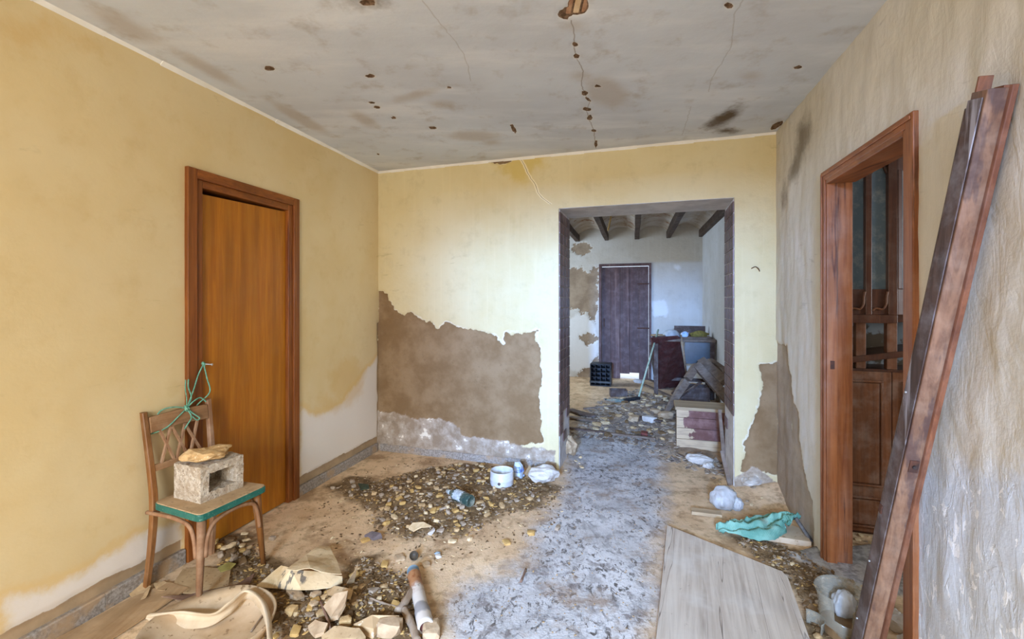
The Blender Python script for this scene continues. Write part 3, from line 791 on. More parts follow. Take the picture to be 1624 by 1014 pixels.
s = MB().para(side_pt(-0.6, 2.66, -0.0), -P_RIGHT.n * 3.3, P_RIGHT.u * 4.3, UP * 0.1); struct(s.build('ceiling_side_room', M_DIMWALL), 'dark ceiling of the side room', 'ceiling')

# ---------------------------------------------------------------- back room
FAR_H = 2.53                                   # underside of the roof beams
fu_r = P_FAR.hit(1114, 450)[0]; fu_l = fu_r - 4.1
fd0, fd1 = P_FAR.hit(950, 500)[0], P_FAR.hit(1033, 500)[0]
FD_TOP = 2.10
def f_far(U, V):
    n = fnoise(U, V, 7, 41, 5); F = {}
    b = poly_sdf(U, V, px_poly(P_FAR, [(880, 428), (912, 425), (930, 430), (949, 424), (949, 470), (945, 515), (930, 500), (915, 490), (880, 488)]))
    b = np.maximum(b, poly_sdf(U, V, px_poly(P_FAR, [(950, 560), (950, 606), (912, 606), (918, 588), (935, 582)])))
    b = np.maximum(b, blob_sdf(U, V, P_FAR, 935, 538, 14, 8)); b = np.maximum(b, blob_sdf(U, V, P_FAR, 922, 395, 16, 10))
    F['bare'] = b + 0.07 * n + 0.05 * fnoise(U, V, 18, 43, 3) + 0.05 * fnoise(U, V, 48, 44, 3)
    F['pale'] = np.maximum(blob_sdf(U, V, P_FAR, 920, 545, 30, 50), blob_sdf(U, V, P_FAR, 1075, 425, 8, 6)) + 0.03 * n
    F['pale'] = np.maximum(F['pale'], blob_sdf(U, V, P_FAR, 1048, 490, 16, 16) + 0.06 * n)
    return with_defaults(F, U)
M_FAR = plaster_wall('far_wall_whitewash', (196, 190, 180), (206, 204, 200), (140, 122, 104), (168, 150, 130), pale=(226, 226, 226), relief=0.3, rim=0.0)
wall_far = wall_mesh('wall_far', P_FAR, fu_l, fu_r, 0, 2.95, 0.02, [(fd0 + 0.02, fd1 - 0.02, 0, FD_TOP - 0.02)], f_far, M_FAR, 1, 0.3, lambda U, V, F: -0.012 * np.clip(F['bare'] / 0.03 + 0.5, 0, 1))
struct(wall_far, 'whitewashed far wall of the back room with an old brown door', 'wall')
M_BRW = plaster_wall('back_room_side_whitewash', (190, 188, 184), (204, 204, 204), (150, 134, 116), (168, 152, 134), relief=0.3)
PRR = P_FAR.at(fu_r, 0, 0); RL = (PRR - (CL - P_BACK.n * THICK)).dot(-P_BACK.n) / DS.dot(-P_BACK.n)
rw = MB().para(PRR + DS * 0.0, -DS * (RL + 0.02), DB * 0.15, UP * 2.95)
o = rw.build('wall_back_room_right', M_BRW); struct(o, 'whitewashed side wall of the back room', 'wall')
for me_ in (o.data,):
    for k in ATTRS:
        me_.attributes.new(k, 'FLOAT', 'POINT').data.foreach_set('value', [-1.0] * len(me_.vertices))
# left wall of the back room, with a window that lets the daylight in
PLL = P_FAR.at(fu_l, 0, 0)
lw = MB()
def lwall(a, b, v0, v1): lw.para(PLL - DS * a, -DS * (b - a), -DB * 0.2, UP * (v1 - v0)); 
for a, b, v0, v1 in ((0, 0.5, 0, 2.95), (0.5, 2.1, 0, 0.75), (0.5, 2.1, 2.35, 2.95), (2.1, RL + 0.3, 0, 2.95)):
    lw.para(PLL - DS * a + UP * v0, -DS * (b - a), -DB * 0.2, UP * (v1 - v0))
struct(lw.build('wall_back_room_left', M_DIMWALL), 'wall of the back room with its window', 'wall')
# near side of the back room, left and right of the passage
nb = MB()
nb.para(P_BACK.at(-3.2, 0, -THICK + 0.1), DB * 3.2, -P_BACK.n * -0.1, UP * 2.95)
nb.para(P_BACK.at(BACK_W, 0, -THICK + 0.1), DB * 1.6, P_BACK.n * 0.1, UP * 2.95)
nb.para(P_BACK.at(-0.1, ROOM_H, -0.0), DB * (BACK_W + 0.3), -P_BACK.n * THICK, UP * 0.3)
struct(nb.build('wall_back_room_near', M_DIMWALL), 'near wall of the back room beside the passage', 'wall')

# roof of shallow brick vaults between rough beams
M_BEAM = wood('old_beam', (84, 64, 50), (54, 40, 32), 'y', 0.75, 0.8, dust=0.3, dustc=(130, 120, 110))
M_VAULT = NT('vault_plaster')
t = M_VAULT
cc = t.mix(t.step(t.noise(3, 5, 0.65), 0.4, 0.62), lin((186, 172, 152)), lin((206, 200, 192)))
cc = t.mix(t.step(t.noise(5, 5, 0.7), 0.55, 0.66), cc, lin((150, 108, 76)))
M_VAULT = t.end(cc, 0.85, t.bump(t.noise(14, 5), 0.4, 0.01), 0.15)
beam_u = [P_FAR.hit(px, 385)[0] for px in (916, 963, 1012, 1061, 1112)]
sp = (beam_u[-1] - beam_u[0]) / 4
beam_u = [beam_u[0] + sp * k for k in range(-5, 6)]
vb = MB(); NS = 10
for a, b in zip(beam_u[:-1], beam_u[1:]):
    prof = [(a + (b - a) * k / NS, FAR_H + 0.10 + 0.13 * math.sin(math.pi * k / NS) ** 0.8) for k in range(NS + 1)]
    prof2 = [(u, FAR_H + 0.30) for u, v in prof][::-1]
    for k in range(NS):
        (ua, va), (ub, vb_) = prof[k], prof[k + 1]
        L = RL + 0.15
        P = lambda u, v, w: P_FAR.at(u, v, 0) - DS * w
        vb.add([P(ua, va, -0.2), P(ub, vb_, -0.2), P(ub, vb_, L), P(ua, va, L), P(ua, FAR_H + .32, -0.2), P(ub, FAR_H + .32, -0.2), P(ub, FAR_H + .32, L), P(ua, FAR_H + .32, L)],
               [(0, 1, 2, 3), (7, 6, 5, 4), (0, 4, 5, 1), (2, 6, 7, 3)])
ceil2 = struct(vb.build('ceiling', M_VAULT, smooth=False), 'low vaulted plaster ceiling between beams in the back room', 'ceiling')
for u in beam_u:
    if u < fu_l or u > fu_r + 0.4: continue
    P0, P1 = P_FAR.at(u, FAR_H + 0.06, 0) , P_FAR.at(u, FAR_H + 0.06, 0) - DS * (RL + 0.01)
    mb = MB(); k = 10
    for j in range(k):
        a, b = P0.lerp(P1, j / k), P0.lerp(P1, (j + 1) / k)
        w0, w1 = 0.075 + 0.008 * math.sin(j * 1.7 + u * 5), 0.075 + 0.008 * math.sin((j + 1) * 1.7 + u * 5)
        mb.bar(a, b, w0, 0.12, (0, 0, 1), w1, 0.12)
    mb.build('beam', M_BEAM, ceil2, bevel=0.006)
# split cane hanging from the vault
cane_p = P_FAR.at(beam_u[6] + 0.27, 2.74, 1.9)
M_CANE = two_tone('dry_cane', (206, 178, 124), (180, 150, 100), 20)
tag(MB().tube(smooth_path([cane_p + UP * 0.04, cane_p - DB * 0.02 - UP * 0.14, cane_p - DB * 0.06 - UP * 0.32], 5), [0.012] * 10 + [0.008], 6).build('cane_strip', M_CANE, smooth=True), 'pale strip of cane hanging from the vaulted ceiling', 'cane')

# old plank door in the far wall
M_OLDDOOR = wood('old_door_paint', (92, 60, 52), (72, 46, 42), 'z', 0.55, 0.6, dust=0.25, dustc=(150, 130, 130), worn=(112, 84, 76), wornlo=0.6)
d3 = thing('door_3', 'dark brown plank door in the far wall of the back room', 'door', kind='structure')
c = 0.045
frame_piece(P_FAR, 1, 'casing', d3, M_OLDDOOR, fd0, fd0 + c, 0, FD_TOP, -0.1, 0.02)
frame_piece(P_FAR, 1, 'casing', d3, M_OLDDOOR, fd1 - c, fd1, 0, FD_TOP, -0.1, 0.02)
frame_piece(P_FAR, 1, 'casing', d3, M_OLDDOOR, fd0 + c, fd1 - c, FD_TOP - c, FD_TOP, -0.1, 0.02)
nb_ = 5; w = (fd1 - fd0 - 2 * c - 0.006) / nb_
hole_u = P_FAR.hit(998, 600)[0]
for k in range(nb_):
    u0 = fd0 + c + 0.003 + k * w
    low = 0.005
    if abs(u0 + w / 2 - hole_u) < w * 0.8: low = 0.10      # planks rotted away at the foot
    frame_piece(P_FAR, 1, 'plank', d3, M_OLDDOOR, u0, u0 + w - 0.001, low + 0.02 * (k % 2) * (low > 0.05), FD_TOP - c - 0.010, -0.06, -0.03 + 0.002 * (k % 3), 0.003)
for v in (0.30, 0.95, 1.75):
    frame_piece(P_FAR, 1, 'batten', d3, M_OLDDOOR, fd0 + c + 0.02, fd1 - c - 0.02, v, v + 0.09, -0.085, -0.06, 0.004)
for v in (0.92, 1.72): frame_piece(P_FAR, 1, 'hinge', d3, M_RUST, fd1 - c - 0.20, fd1 - 0.01, v, v + 0.022, -0.03, -0.018, 0.002)
frame_piece(P_FAR, 1, 'latch', d3, M_RUST, fd0 + c + 0.035, fd0 + c + 0.055, 0.95, 1.10, -0.03, -0.012, 0.002)
# sunlit paving outside the rotted foot of that door
M_OUT = two_tone('outdoor_paving', (232, 224, 212), (244, 240, 232), 6)
struct(MB().para(P_FAR.at(fd0 - 2, 0.008, -0.11), DB * 5, -P_FAR.n * 3, UP * -0.1).build('floor_outside', M_OUT), 'pale sunlit paving outside the old door', 'paving')
# ---------------------------------------------------------------- chair beside the door, with the block and the stone on it
M_CHAIR = wood('chair_wood', (150, 100, 54), (118, 74, 36), 'z', 0.5, 1.0, dust=0.25, dustc=(176, 140, 104))
M_CHAIR_F = wood('chair_wood_dusty', (160, 118, 84), (140, 98, 68), 'z', 0.7, 1.0, dust=0.6, dustc=(184, 154, 126))
M_RAIL = wood('chair_rail_wood', (156, 116, 80), (132, 94, 60), 'y', 0.65, 1.0, dust=0.5, dustc=(182, 150, 118))
M_SEATTOP = two_tone('dusty_seat', (186, 158, 122), (168, 138, 102), 9, 0.9, 0.3, speck=(150, 126, 96))
M_TEAL = two_tone('teal_oilcloth', (20, 92, 82), (38, 106, 94), 16, 0.45, 0.2, speck=(96, 138, 120), spec=0.5)
CH_A = math.atan2(-0.325, 0.945)
chair = thing('dining_chair', 'old wooden chair with teal-edged dusty seat tied up beside the door', 'chair', (-1.547, 2.327, 0), CH_A)
SEAT_Z = 0.435
def round_poly(pts, r=0.03, k=4):
    out = []; n = len(pts)
    for i in range(n):
        p, a, b = Vector(pts[i]), Vector(pts[i - 1]), Vector(pts[(i + 1) % n])
        u, v = (a - p).normalized(), (b - p).normalized()
        for j in range(k + 1):
            t = j / k; q = (p + u * r) * (1 - t) ** 2 + p * 2 * t * (1 - t) + (p + v * r) * t ** 2
            out.append(tuple(q))
    return out
seat_out = round_poly([(-0.165, -0.165), (0.19, -0.192), (0.19, 0.185), (-0.165, 0.165)], 0.035)
MB().prism(seat_out, SEAT_Z - 0.036, SEAT_Z - 0.004, lambda p, q, a: (p, q, a)).build('seat', M_TEAL, chair, bevel=0.004)
seat_in = [(p * 0.985 + 0.0002, q * 0.985) for p, q in seat_out]
MB().prism(seat_in, SEAT_Z - 0.006, SEAT_Z, lambda p, q, a: (p, q, a)).build('seat_cover', M_SEATTOP, chair, bevel=0.003)
gz = [0.0] * 4
for (fx, fy), (tx, ty), front in (((0.165, -0.178), (0.150, -0.152), 1), ((0.165, 0.178), (0.150, 0.148), 1)):
    MB().tube([(tx, ty, SEAT_Z - 0.034), (tx + 0.004, ty * 1.04, 0.30), (fx, fy, 0.0)], [0.021, 0.0185, 0.0125], 10).build('leg', M_CHAIR_F if fy < 0 else M_CHAIR, chair, smooth=True)
for sy in (-1, 1):
    path = smooth_path([(-0.205, sy * 0.168, 0.0), (-0.180, sy * 0.160, 0.22), (-0.172, sy * 0.155, 0.42), (-0.190, sy * 0.158, 0.60), (-0.228, sy * 0.166, 0.868)], 5)
    mb = MB()
    for p in path:
        w_ = 0.0150 - 0.005 * abs(p.z / 0.87 - 0.5); b_ = 0.004
        mb.v += [(p.x + x_, p.y + y_, p.z) for x_, y_ in ((-w_, -w_ + b_), (-w_ + b_, -w_), (w_ - b_, -w_), (w_, -w_ + b_), (w_, w_ - b_), (w_ - b_, w_), (-w_ + b_, w_), (-w_, w_ - b_))]
    for j in range(len(path) - 1):
        for k in range(8): mb.f.append((j * 8 + k, j * 8 + (k + 1) % 8, (j + 1) * 8 + (k + 1) % 8, (j + 1) * 8 + k))
    mb.f += [tuple(range(8)), tuple((len(path) - 1) * 8 + k for k in range(8))]
    mb.build('back_post', M_CHAIR if sy < 0 else M_CHAIR_F, chair)
def bp(z, sy=0.0):   # point on the back's plane
    t = max(0, (z - 0.42) / 0.45)
    return (-0.172 - 0.050 * t ** 1.3, sy, z)
MB().prism([(0.765, -0.15), (0.775, 0), (0.765, 0.15), (0.843, 0.15), (0.850, 0), (0.840, -0.15)], -0.009, 0.009, lambda z, y, a: (bp(z)[0] + a, y, z)).build('top_rail', M_RAIL, chair, bevel=0.003)
MB().prism([(0.575, -0.15), (0.575, 0.15), (0.607, 0.15), (0.607, -0.15)], -0.008, 0.008, lambda z, y, a: (bp(z)[0] + a, y, z)).build('lower_rail', M_RAIL, chair, bevel=0.003)
for y0, y1 in ((-0.105, -0.045), (-0.045, 0.025), (0.02, 0.10), (-0.05, -0.11), (0.025, -0.035), (0.09, 0.035)):
    MB().bar(bp(0.77, y0), bp(0.60, y1), 0.010, 0.012, (1, 0, 0)).build('lattice_slat', M_CHAIR_F, chair)
for path in ([(0.172, -0.150, 0.22), (0.170, -0.138, 0.31), (0.172, -0.10, 0.365), (0.174, 0.0, 0.384), (0.172, 0.10, 0.365), (0.170, 0.134, 0.31), (0.172, 0.148, 0.22)],
             [(0.138, -0.172, 0.22), (0.125, -0.172, 0.31), (0.09, -0.172, 0.365), (0.0, -0.172, 0.384), (-0.10, -0.170, 0.384), (-0.200, -0.168, 0.380)],
             [(0.150, 0.154, 0.22), (0.13, 0.150, 0.34), (0.09, 0.148, 0.385), (0.0, 0.146, 0.397), (-0.10, 0.146, 0.392), (-0.185, 0.146, 0.385)]):
    MB().tube(smooth_path(path, 5), 0.0095, 8).build('bentwood_brace', M_CHAIR_F, chair, smooth=True)
MB().bar((-0.172, -0.155, 0.39), (-0.172, 0.155, 0.39), 0.02, 0.035).build('seat_rail', M_CHAIR, chair)
CM = Matrix.Translation(Vector((-1.547, 2.327, 0))) @ Matrix.Rotation(CH_A, 4, 'Z')
def chp(x, y, z): return CM @ Vector((x, y, z))

# half a hollow concrete block
def conc_mat():
    t = NT('hollow_block_concrete')
    c = t.mix(t.step(t.noise(26, 5, 0.7), 0.4, 0.62), lin((176, 158, 136)), lin((206, 194, 176)))
    c = t.mix(t.step(t.noise(90, 3, 0.6), 0.60, 0.66), c, lin((120, 106, 92)))
    c = t.mix(t.step(t.noise(70, 3, 0.6, t.map(loc=(4, 4, 4))), 0.62, 0.68), c, lin((226, 216, 198)))
    return t.end(c, 0.9, t.bump(t.noise(75, 5, 0.7), 0.8, 0.012), 0.15)
M_BLOCK = conc_mat()
BA = math.atan2(0.211, 0.084) - math.pi / 2   # front face turned along the chair's front
blk = thing('concrete_block', 'broken half of a hollow concrete block on the chair seat', 'block', (0, 0, 0))
F0, F1 = fl(318, 800, SEAT_Z), fl(386, 772, SEAT_Z)
ex = (F1 - F0).normalized(); ey = Vector((-ex.y, ex.x, 0)); LW = (F1 - F0).length; LD_ = 0.195; HH = 0.172
def block_mesh():
    bm = bmesh.new()
    nx, nz, ny = 14, 11, 12
    hx0, hx1, hz0, hz1 = 0.042, LW - 0.038, 0.040, HH - 0.040
    def P(x, y, z):
        q = Vector((x, y, z)); w = 0.004 * mnoise.noise(q * 60) + 0.004 * mnoise.noise(q * 22)
        return F0 + ex * x + ey * y + UP * z + (ex + ey * 0.6) * w + UP * (w if z > 0.01 else 0)
    xs = axis_lines(0, LW, LW / nx, [hx0, hx1]); zs = axis_lines(0, HH, HH / nz, [hz0, hz1]); ys = np.linspace(0, LD_, ny)
    inh = lambda x, z: hx0 < x < hx1 and hz0 < z < hz1
    mb = MB()
    def grid(A, B, fn, skip=None):
        o = len(mb.v)
        for b in B:
            for a in A: mb.v.append(tuple(fn(a, b)))
        na = len(A)
        for j in range(len(B) - 1):
            for i in range(na - 1):
                if skip and skip((A[i] + A[i + 1]) / 2, (B[j] + B[j + 1]) / 2): continue
                mb.f.append((o + j * na + i, o + j * na + i + 1, o + (j + 1) * na + i + 1, o + (j + 1) * na + i))
    grid(xs, zs, lambda x, z: P(x, 0, z), inh); grid(xs, zs, lambda x, z: P(x, LD_, z))
    grid(xs, ys, lambda x, y: P(x, y, 0)); grid(xs, ys, lambda x, y: P(x, y, HH))
    grid(ys, zs, lambda y, z: P(0, y, z)); grid(ys, zs, lambda y, z: P(LW, y, z))
    yi = np.linspace(0, LD_ - 0.03, 8)
    hx = [x for x in xs if hx0 - 1e-6 <= x <= hx1 + 1e-6]; hz = [z for z in zs if hz0 - 1e-6 <= z <= hz1 + 1e-6]
    grid(hx, yi, lambda x, y: P(x, y, hz0)); grid(hx, yi, lambda x, y: P(x, y, hz1))
    grid(yi, hz, lambda y, z: P(hx0, y, z)); grid(yi, hz, lambda y, z: P(hx1, y, z))
    grid(hx, hz, lambda x, z: P(x, LD_ - 0.03, z))
    me = bpy.data.meshes.new('block_body'); me.from_pydata(mb.v, [], mb.f)
    b2 = bmesh.new(); b2.from_mesh(me); bmesh.ops.remove_doubles(b2, verts=b2.verts[:], dist=0.0004); bmesh.ops.recalc_face_normals(b2, faces=b2.faces[:]); b2.to_mesh(me); b2.free()
    me.materials.append(M_BLOCK); return me
bpy.data.objects.remove(blk)
blk = tag(link('concrete_block', block_mesh()), 'broken half of a hollow concrete block on the chair seat', 'block')
M_ROCK = two_tone('honey_limestone', (206, 172, 122), (186, 148, 98), 14, 0.9, 0.7, 40, 0.006, speck=(222, 196, 156))
M_ROCKP = two_tone('pale_limestone', (190, 164, 132), (170, 142, 110), 14, 0.9, 0.6, 40, 0.006)
M_ROCKW = two_tone('white_plaster_lump', (206, 198, 188), (186, 176, 166), 9, 0.9, 0.5, 40, 0.006)
me = rock_mesh('flat_stone', 0.205, 0.15, 0.062, 8.7, 3, 0.55, M_ROCK)
st = tag(link('flat_stone', me), 'flat honey-coloured stone lying on top of the concrete block', 'stone')
st.location = F0 + ex * 0.075 + ey * 0.085 + UP * (HH - 0.002); st.rotation_euler = (0, 0, math.atan2(ex.y, ex.x) - 0.25)

# green twine from a nail in the door casing round the chair's top rail
M_TWINE = two_tone('green_twine', (118, 170, 144), (82, 138, 116), 60, 0.7, 0.3)
M_NAIL = two_tone('steel_nail', (190, 190, 186), (150, 150, 148), 40, 0.35, 0.1, spec=0.6)
nu_, nv_ = P_LEFT.hit(316, 577)
N0 = P_LEFT.at(nu_, nv_, -0.0); N1 = P_LEFT.at(nu_ - 0.012, nv_ - 0.004, -0.075)
nail = thing('nail', 'steel nail driven into the door casing above the chair', 'nail')
MB().tube([P_LEFT.at(nu_, nv_, 0.012), N1], 0.0028, 8).build('shank', M_NAIL, nail, smooth=True)
hd = (N1 - N0).normalized()
MB().tube([N1, N1 + hd * 0.003], 0.0062, 10).build('head', M_NAIL, nail)
twine = thing('twine', 'green twine tied from the nail to the chair back', 'twine')
KN = chp(-0.212, 0.035, 0.845); NP = N0.lerp(N1, 0.35)
def rope(pts, r=0.0034, name='strand', k=7): MB().tube(smooth_path(pts, k), r, 7).build(name, M_TWINE, twine, smooth=True)
V = Vector
rope([KN, KN.lerp(NP, 0.4) + V((0.012, -0.02, 0)), KN.lerp(NP, 0.75) + V((0.0, -0.01, 0.0)), NP])
rope([NP, NP.lerp(KN, 0.35) + V((0.03, 0.03, 0.0)), KN.lerp(NP, 0.3) + V((0.05, 0.07, 0.0)), chp(-0.225, 0.105, 0.85), chp(-0.235, 0.09, 0.81)])
rope([chp(-0.226, -0.145, 0.752), chp(-0.198, -0.08, 0.772), chp(-0.196, -0.02, 0.815), KN])
rope([chp(-0.226, -0.145, 0.752), chp(-0.236, -0.11, 0.80), chp(-0.232, -0.085, 0.856), chp(-0.215, -0.03, 0.866), KN])
rope([KN, chp(-0.205, 0.03, 0.90), chp(-0.20, 0.02, 0.95), chp(-0.205, 0.025, 1.00)], 0.0028)
rope([KN, chp(-0.205, 0.055, 0.90), chp(-0.20, 0.035, 0.96), chp(-0.205, 0.04, 1.00)], 0.0034)
rope([KN, chp(-0.20, 0.06, 0.875), chp(-0.20, 0.10, 0.89), chp(-0.195, 0.13, 0.862)], 0.0034)
rope([KN, chp(-0.19, 0.045, 0.80), chp(-0.185, 0.02, 0.765), chp(-0.185, 0.005, 0.745)], 0.0034)
rope([KN, chp(-0.19, 0.06, 0.81), chp(-0.185, 0.085, 0.785), chp(-0.19, 0.075, 0.775), chp(-0.19, 0.05, 0.80)], 0.0034)
for c_, rr in ((KN, 0.017), (NP, 0.011)):
    for q in range(3):
        ring = []
        ax = Vector((math.sin(q * 2.1), math.cos(q * 1.3), 0.6 * math.sin(q * 1.9 + 1))).normalized(); x = ax.orthogonal().normalized(); y = ax.cross(x)
        for k in range(11): ring.append(c_ + (x * math.cos(k * 0.6283) + y * math.sin(k * 0.6283)) * rr * (0.75 + 0.12 * q))
        MB().tube(ring, 0.0042, 7).build('knot_loop', M_TWINE, twine, smooth=True)

# small bent hook on the wall beside the passage
hu, hv = P_BACK.hit(1199, 426)
hk = MB().tube(smooth_path([P_BACK.at(hu - 0.03, hv, 0.0), P_BACK.at(hu - 0.008, hv + 0.012, 0.02), P_BACK.at(hu + 0.012, hv - 0.004, 0.026), P_BACK.at(hu + 0.022, hv - 0.022, 0.012)], 5), 0.003, 6)
tag(hk.build('wall_hook', M_RUST, smooth=True), 'small bent wire hook on the wall beside the passage', 'hook')

# ---------------------------------------------------------------- litter in the left foreground
M_HIDE = two_tone('dirty_plastic_shell', (206, 182, 152), (186, 158, 124), 5, 0.7, 0.3, 40, 0.004, speck=(142, 116, 86))
def shell():
    c = fl(330, 1012, 0.02); R = 0.262
    nr, na = 16, 72; vs, fs = [], []
    for j in range(nr + 1):
        for k in range(na):
            a = 2 * math.pi * k / na
            r = j / nr
            lip = 0.05
            fold = 0.6 * max(0, math.cos(a - 2.5)) ** 2              # the rim has sagged outwards
            rr = R * (1 + 0.03 * math.sin(3 * a)) * (r if r < 0.9 else 0.9 + (r - 0.9) * (0.5 + 3.4 * fold))
            z = 0.006 + 0.022 * r * r + (max(0, r - 0.80) / 0.2) ** 1.5 * lip * (1 - 0.75 * fold)
            z += 0.03 * max(0, math.cos(a - 1.35)) ** 4 * max(0, r - 0.5)
            z += 0.004 * mnoise.noise(Vector((r * 3, a * 1.5, 2)))
            vs.append((c.x + rr * math.cos(a) * 0.96, c.y + rr * math.sin(a) * 0.96, z))
    for j in range(nr):
        for k in range(na):
            k2 = (k + 1) % na; fs.append((j * na + k, j * na + k2, (j + 1) * na + k2, (j + 1) * na + k))
    me = bpy.data.meshes.new('seat_shell'); me.from_pydata(vs, [], fs); me.materials.append(M_HIDE)
    me.polygons.foreach_set('use_smooth', [True] * len(me.polygons))
    o = link('seat_shell', me); m = o.modifiers.new('thickness', 'SOLIDIFY'); m.thickness = 0.009; m.offset = 1
    return o
sh_t = thing('seat_shell', 'round dirty beige shell with a curled rim before the chair', 'shell')
o = shell(); o.parent = sh_t; o.name = 'shell_dish'
ra = smooth_path([fl(231, 981, 0.055), fl(262, 996, 0.012), fl(325, 996, 0.016), fl(362, 976, 0.035), fl(392, 950, 0.055), fl(414, 970, 0.055), fl(423, 998, 0.055), fl(425, 1040, 0.05)], 7)
rb = smooth_path([fl(232, 979, 0.060), fl(285, 971, 0.06), fl(335, 975, 0.07), fl(362, 957, 0.105), fl(388, 938, 0.12), fl(411, 952, 0.11), fl(421, 978, 0.10), fl(425, 1018, 0.09)], 7)
mb = MB(); nn = len(ra)
for k in range(5):
    for a, b in zip(ra, rb):
        f_ = k / 4; p = a.lerp(b, f_); p.y += 0.03 * math.sin(math.pi * f_); mb.v.append(tuple(p))
for k in range(4):
    for i_ in range(nn - 1): mb.f.append((k * nn + i_, k * nn + i_ + 1, (k + 1) * nn + i_ + 1, (k + 1) * nn + i_))
o = mb.build('curled_rim', two_tone('pale_rim', (214, 194, 166), (196, 172, 140), 6, 0.7, 0.3), sh_t, smooth=True); m = o.modifiers.new('t', 'SOLIDIFY'); m.thickness = 0.008; m.offset = 0

M_PLY = wood('dusty_plywood', (186, 152, 112), (164, 130, 92), 'y', 0.85, 0.7, dust=0.6, dustc=(190, 160, 124))
M_PLY2 = wood('brown_veneer', (128, 96, 78), (104, 76, 60), 'x', 0.8, 0.8, dust=0.5, dustc=(176, 148, 124))
M_CARD = two_tone('dusty_cardboard', (188, 160, 122), (168, 138, 100), 8, 0.9, 0.25, speck=(140, 112, 80))
def fsheet(name, label, cat, pts, thick, mat, amp=0.004, cuts=2, seed=1, group=None, **kw):
    """pts: (px, py, lift) - outline of a sheet lying or propped on the floor"""
    P = []
    for px, py, z in pts:
        g = ground(px, py); P.append(fl(px, py, g.z + z))
    zf = min(p.z for p in P)
    return tag(link(name, sheet_mesh(name, P, thick, mat, cuts, amp, seed=seed)), label, cat, group)
fsheet('plywood_sheet', 'long warped sheet of dusty plywood along the skirting by the chair', 'board', [(60, 1030, 0.004), (205, 952, 0.006), (268, 925, 0.012), (300, 935, 0.008), (180, 1014, 0.004), (120, 1050, 0.004)], 0.006, M_PLY, 0.006, 3, 3)
fsheet('plywood_sheet', 'square dusty board behind the front legs of the chair', 'board', [(268, 938, 0.004), (290, 905, 0.004), (318, 902, 0.006), (366, 905, 0.012), (362, 932, 0.010), (300, 944, 0.004)], 0.008, M_CARD, 0.003, 2, 5)
fsheet('veneer_strip', 'long pointed brown veneer strip under the chair', 'strip', [(256, 948, 0.02), (300, 944, 0.016), (375, 928, 0.016), (398, 914, 0.028), (404, 910, 0.03), (394, 932, 0.018), (370, 942, 0.012), (310, 956, 0.010)], 0.004, M_PLY2, 0.004, 2, 6)
fsheet('paper_scrap', 'crumpled pale paper scrap at the rear leg of the chair', 'paper', [(205, 944, 0.01), (222, 925, 0.03), (240, 930, 0.02), (232, 946, 0.03), (216, 952, 0.008)], 0.002, M_CARD, 0.02, 3, 7)
fsheet('paper_scrap', 'crumpled paper scrap between the chair legs by the skirting', 'paper', [(243, 928, 0.01), (258, 920, 0.03), (270, 924, 0.02), (262, 936, 0.02), (248, 938, 0.008)], 0.002, M_CARD, 0.02, 3, 8)
fsheet('olive_scrap', 'flat olive-green scrap on the board behind the chair', 'scrap', [(345, 902, 0.02), (362, 893, 0.024), (374, 896, 0.026), (366, 904, 0.022), (350, 908, 0.02)], 0.004, two_tone('olive_card', (156, 146, 84), (136, 124, 70), 20), 0.003, 2, 9)

def sack_mat():
    t = NT('printed_paper_sack')
    c = t.mix(t.step(t.noise(9, 6, 0.65), 0.4, 0.68), lin((222, 198, 160)), lin((196, 168, 126)))
    c = t.mix(t.step(t.noise(30, 5, 0.7), 0.60, 0.72, 0, 0.7), c, lin((150, 122, 88)))
    pr = t.step(t.noise(1.0, 3, 0.5, t.map((46, 20, 1), rot=(0, 0, 0.5))), 0.54, 0.58)
    c = t.mix(t.math('MULTIPLY', pr, t.step(t.attr('print'), 0.0, 0.02, 0, 0.85)), c, lin((92, 88, 86)))
    return t.end(c, 0.85, t.bump(t.noise(24, 5, 0.6), 0.4, 0.01), 0.2)
M_SACK = sack_mat()
def add_print(o, c, rx):
    me = o.data; a = me.attributes.new('print', 'FLOAT', 'POINT')
    a.data.foreach_set('value', [rx - math.hypot(v.co.x - c.x, (v.co.y - c.y) * 1.5) for v in me.vertices])
o = fsheet('paper_sack', 'dusty printed paper sack folded flat on the rubble', 'sack', [(405, 931, 0.03), (432, 908, 0.06), (446, 898, 0.08), (462, 903, 0.10), (500, 908, 0.07), (543, 916, 0.05), (543, 926, 0.03), (524, 934, 0.03), (478, 937, 0.03), (438, 934, 0.03)], 0.003, M_SACK, 0.006, 4, 11)
add_print(o, fl(462, 918, 0.07), 0.085)
o = fsheet('paper_sack', 'torn triangular flap of paper sack lying over the printed one', 'sack', [(455, 904, 0.11), (486, 880, 0.09), (508, 866, 0.06), (522, 868, 0.06), (535, 892, 0.07), (542, 912, 0.09), (510, 908, 0.11), (492, 903, 0.13), (470, 906, 0.12)], 0.003, M_SACK, 0.008, 4, 12)
add_print(o, Vector((9, 9, 0)), 0.01)
fsheet('cardboard_strip', 'torn pale cardboard strip leaning below the paper sack', 'cardboard', [(518, 938, 0.02), (530, 930, 0.06), (560, 938, 0.05), (556, 952, 0.02), (540, 950, 0.03), (520, 944, 0.02)], 0.004, M_CARD, 0.01, 3, 13)
fsheet('cardboard_strip', 'pointed standing cardboard sliver behind the paper sack', 'cardboard', [(548, 930, 0.01), (562, 925, 0.02), (566, 902, 0.16), (568, 893, 0.20), (563, 905, 0.15)], 0.004, M_CARD, 0.008, 3, 14)
fsheet('plaster_slab', 'broken pale slab standing on edge in the foreground rubble', 'plaster', [(512, 972, 0.02), (530, 950, 0.08), (552, 944, 0.10), (548, 962, 0.07), (536, 984, 0.03), (524, 988, 0.01)], 0.02, M_ROCKP, 0.012, 3, 15)
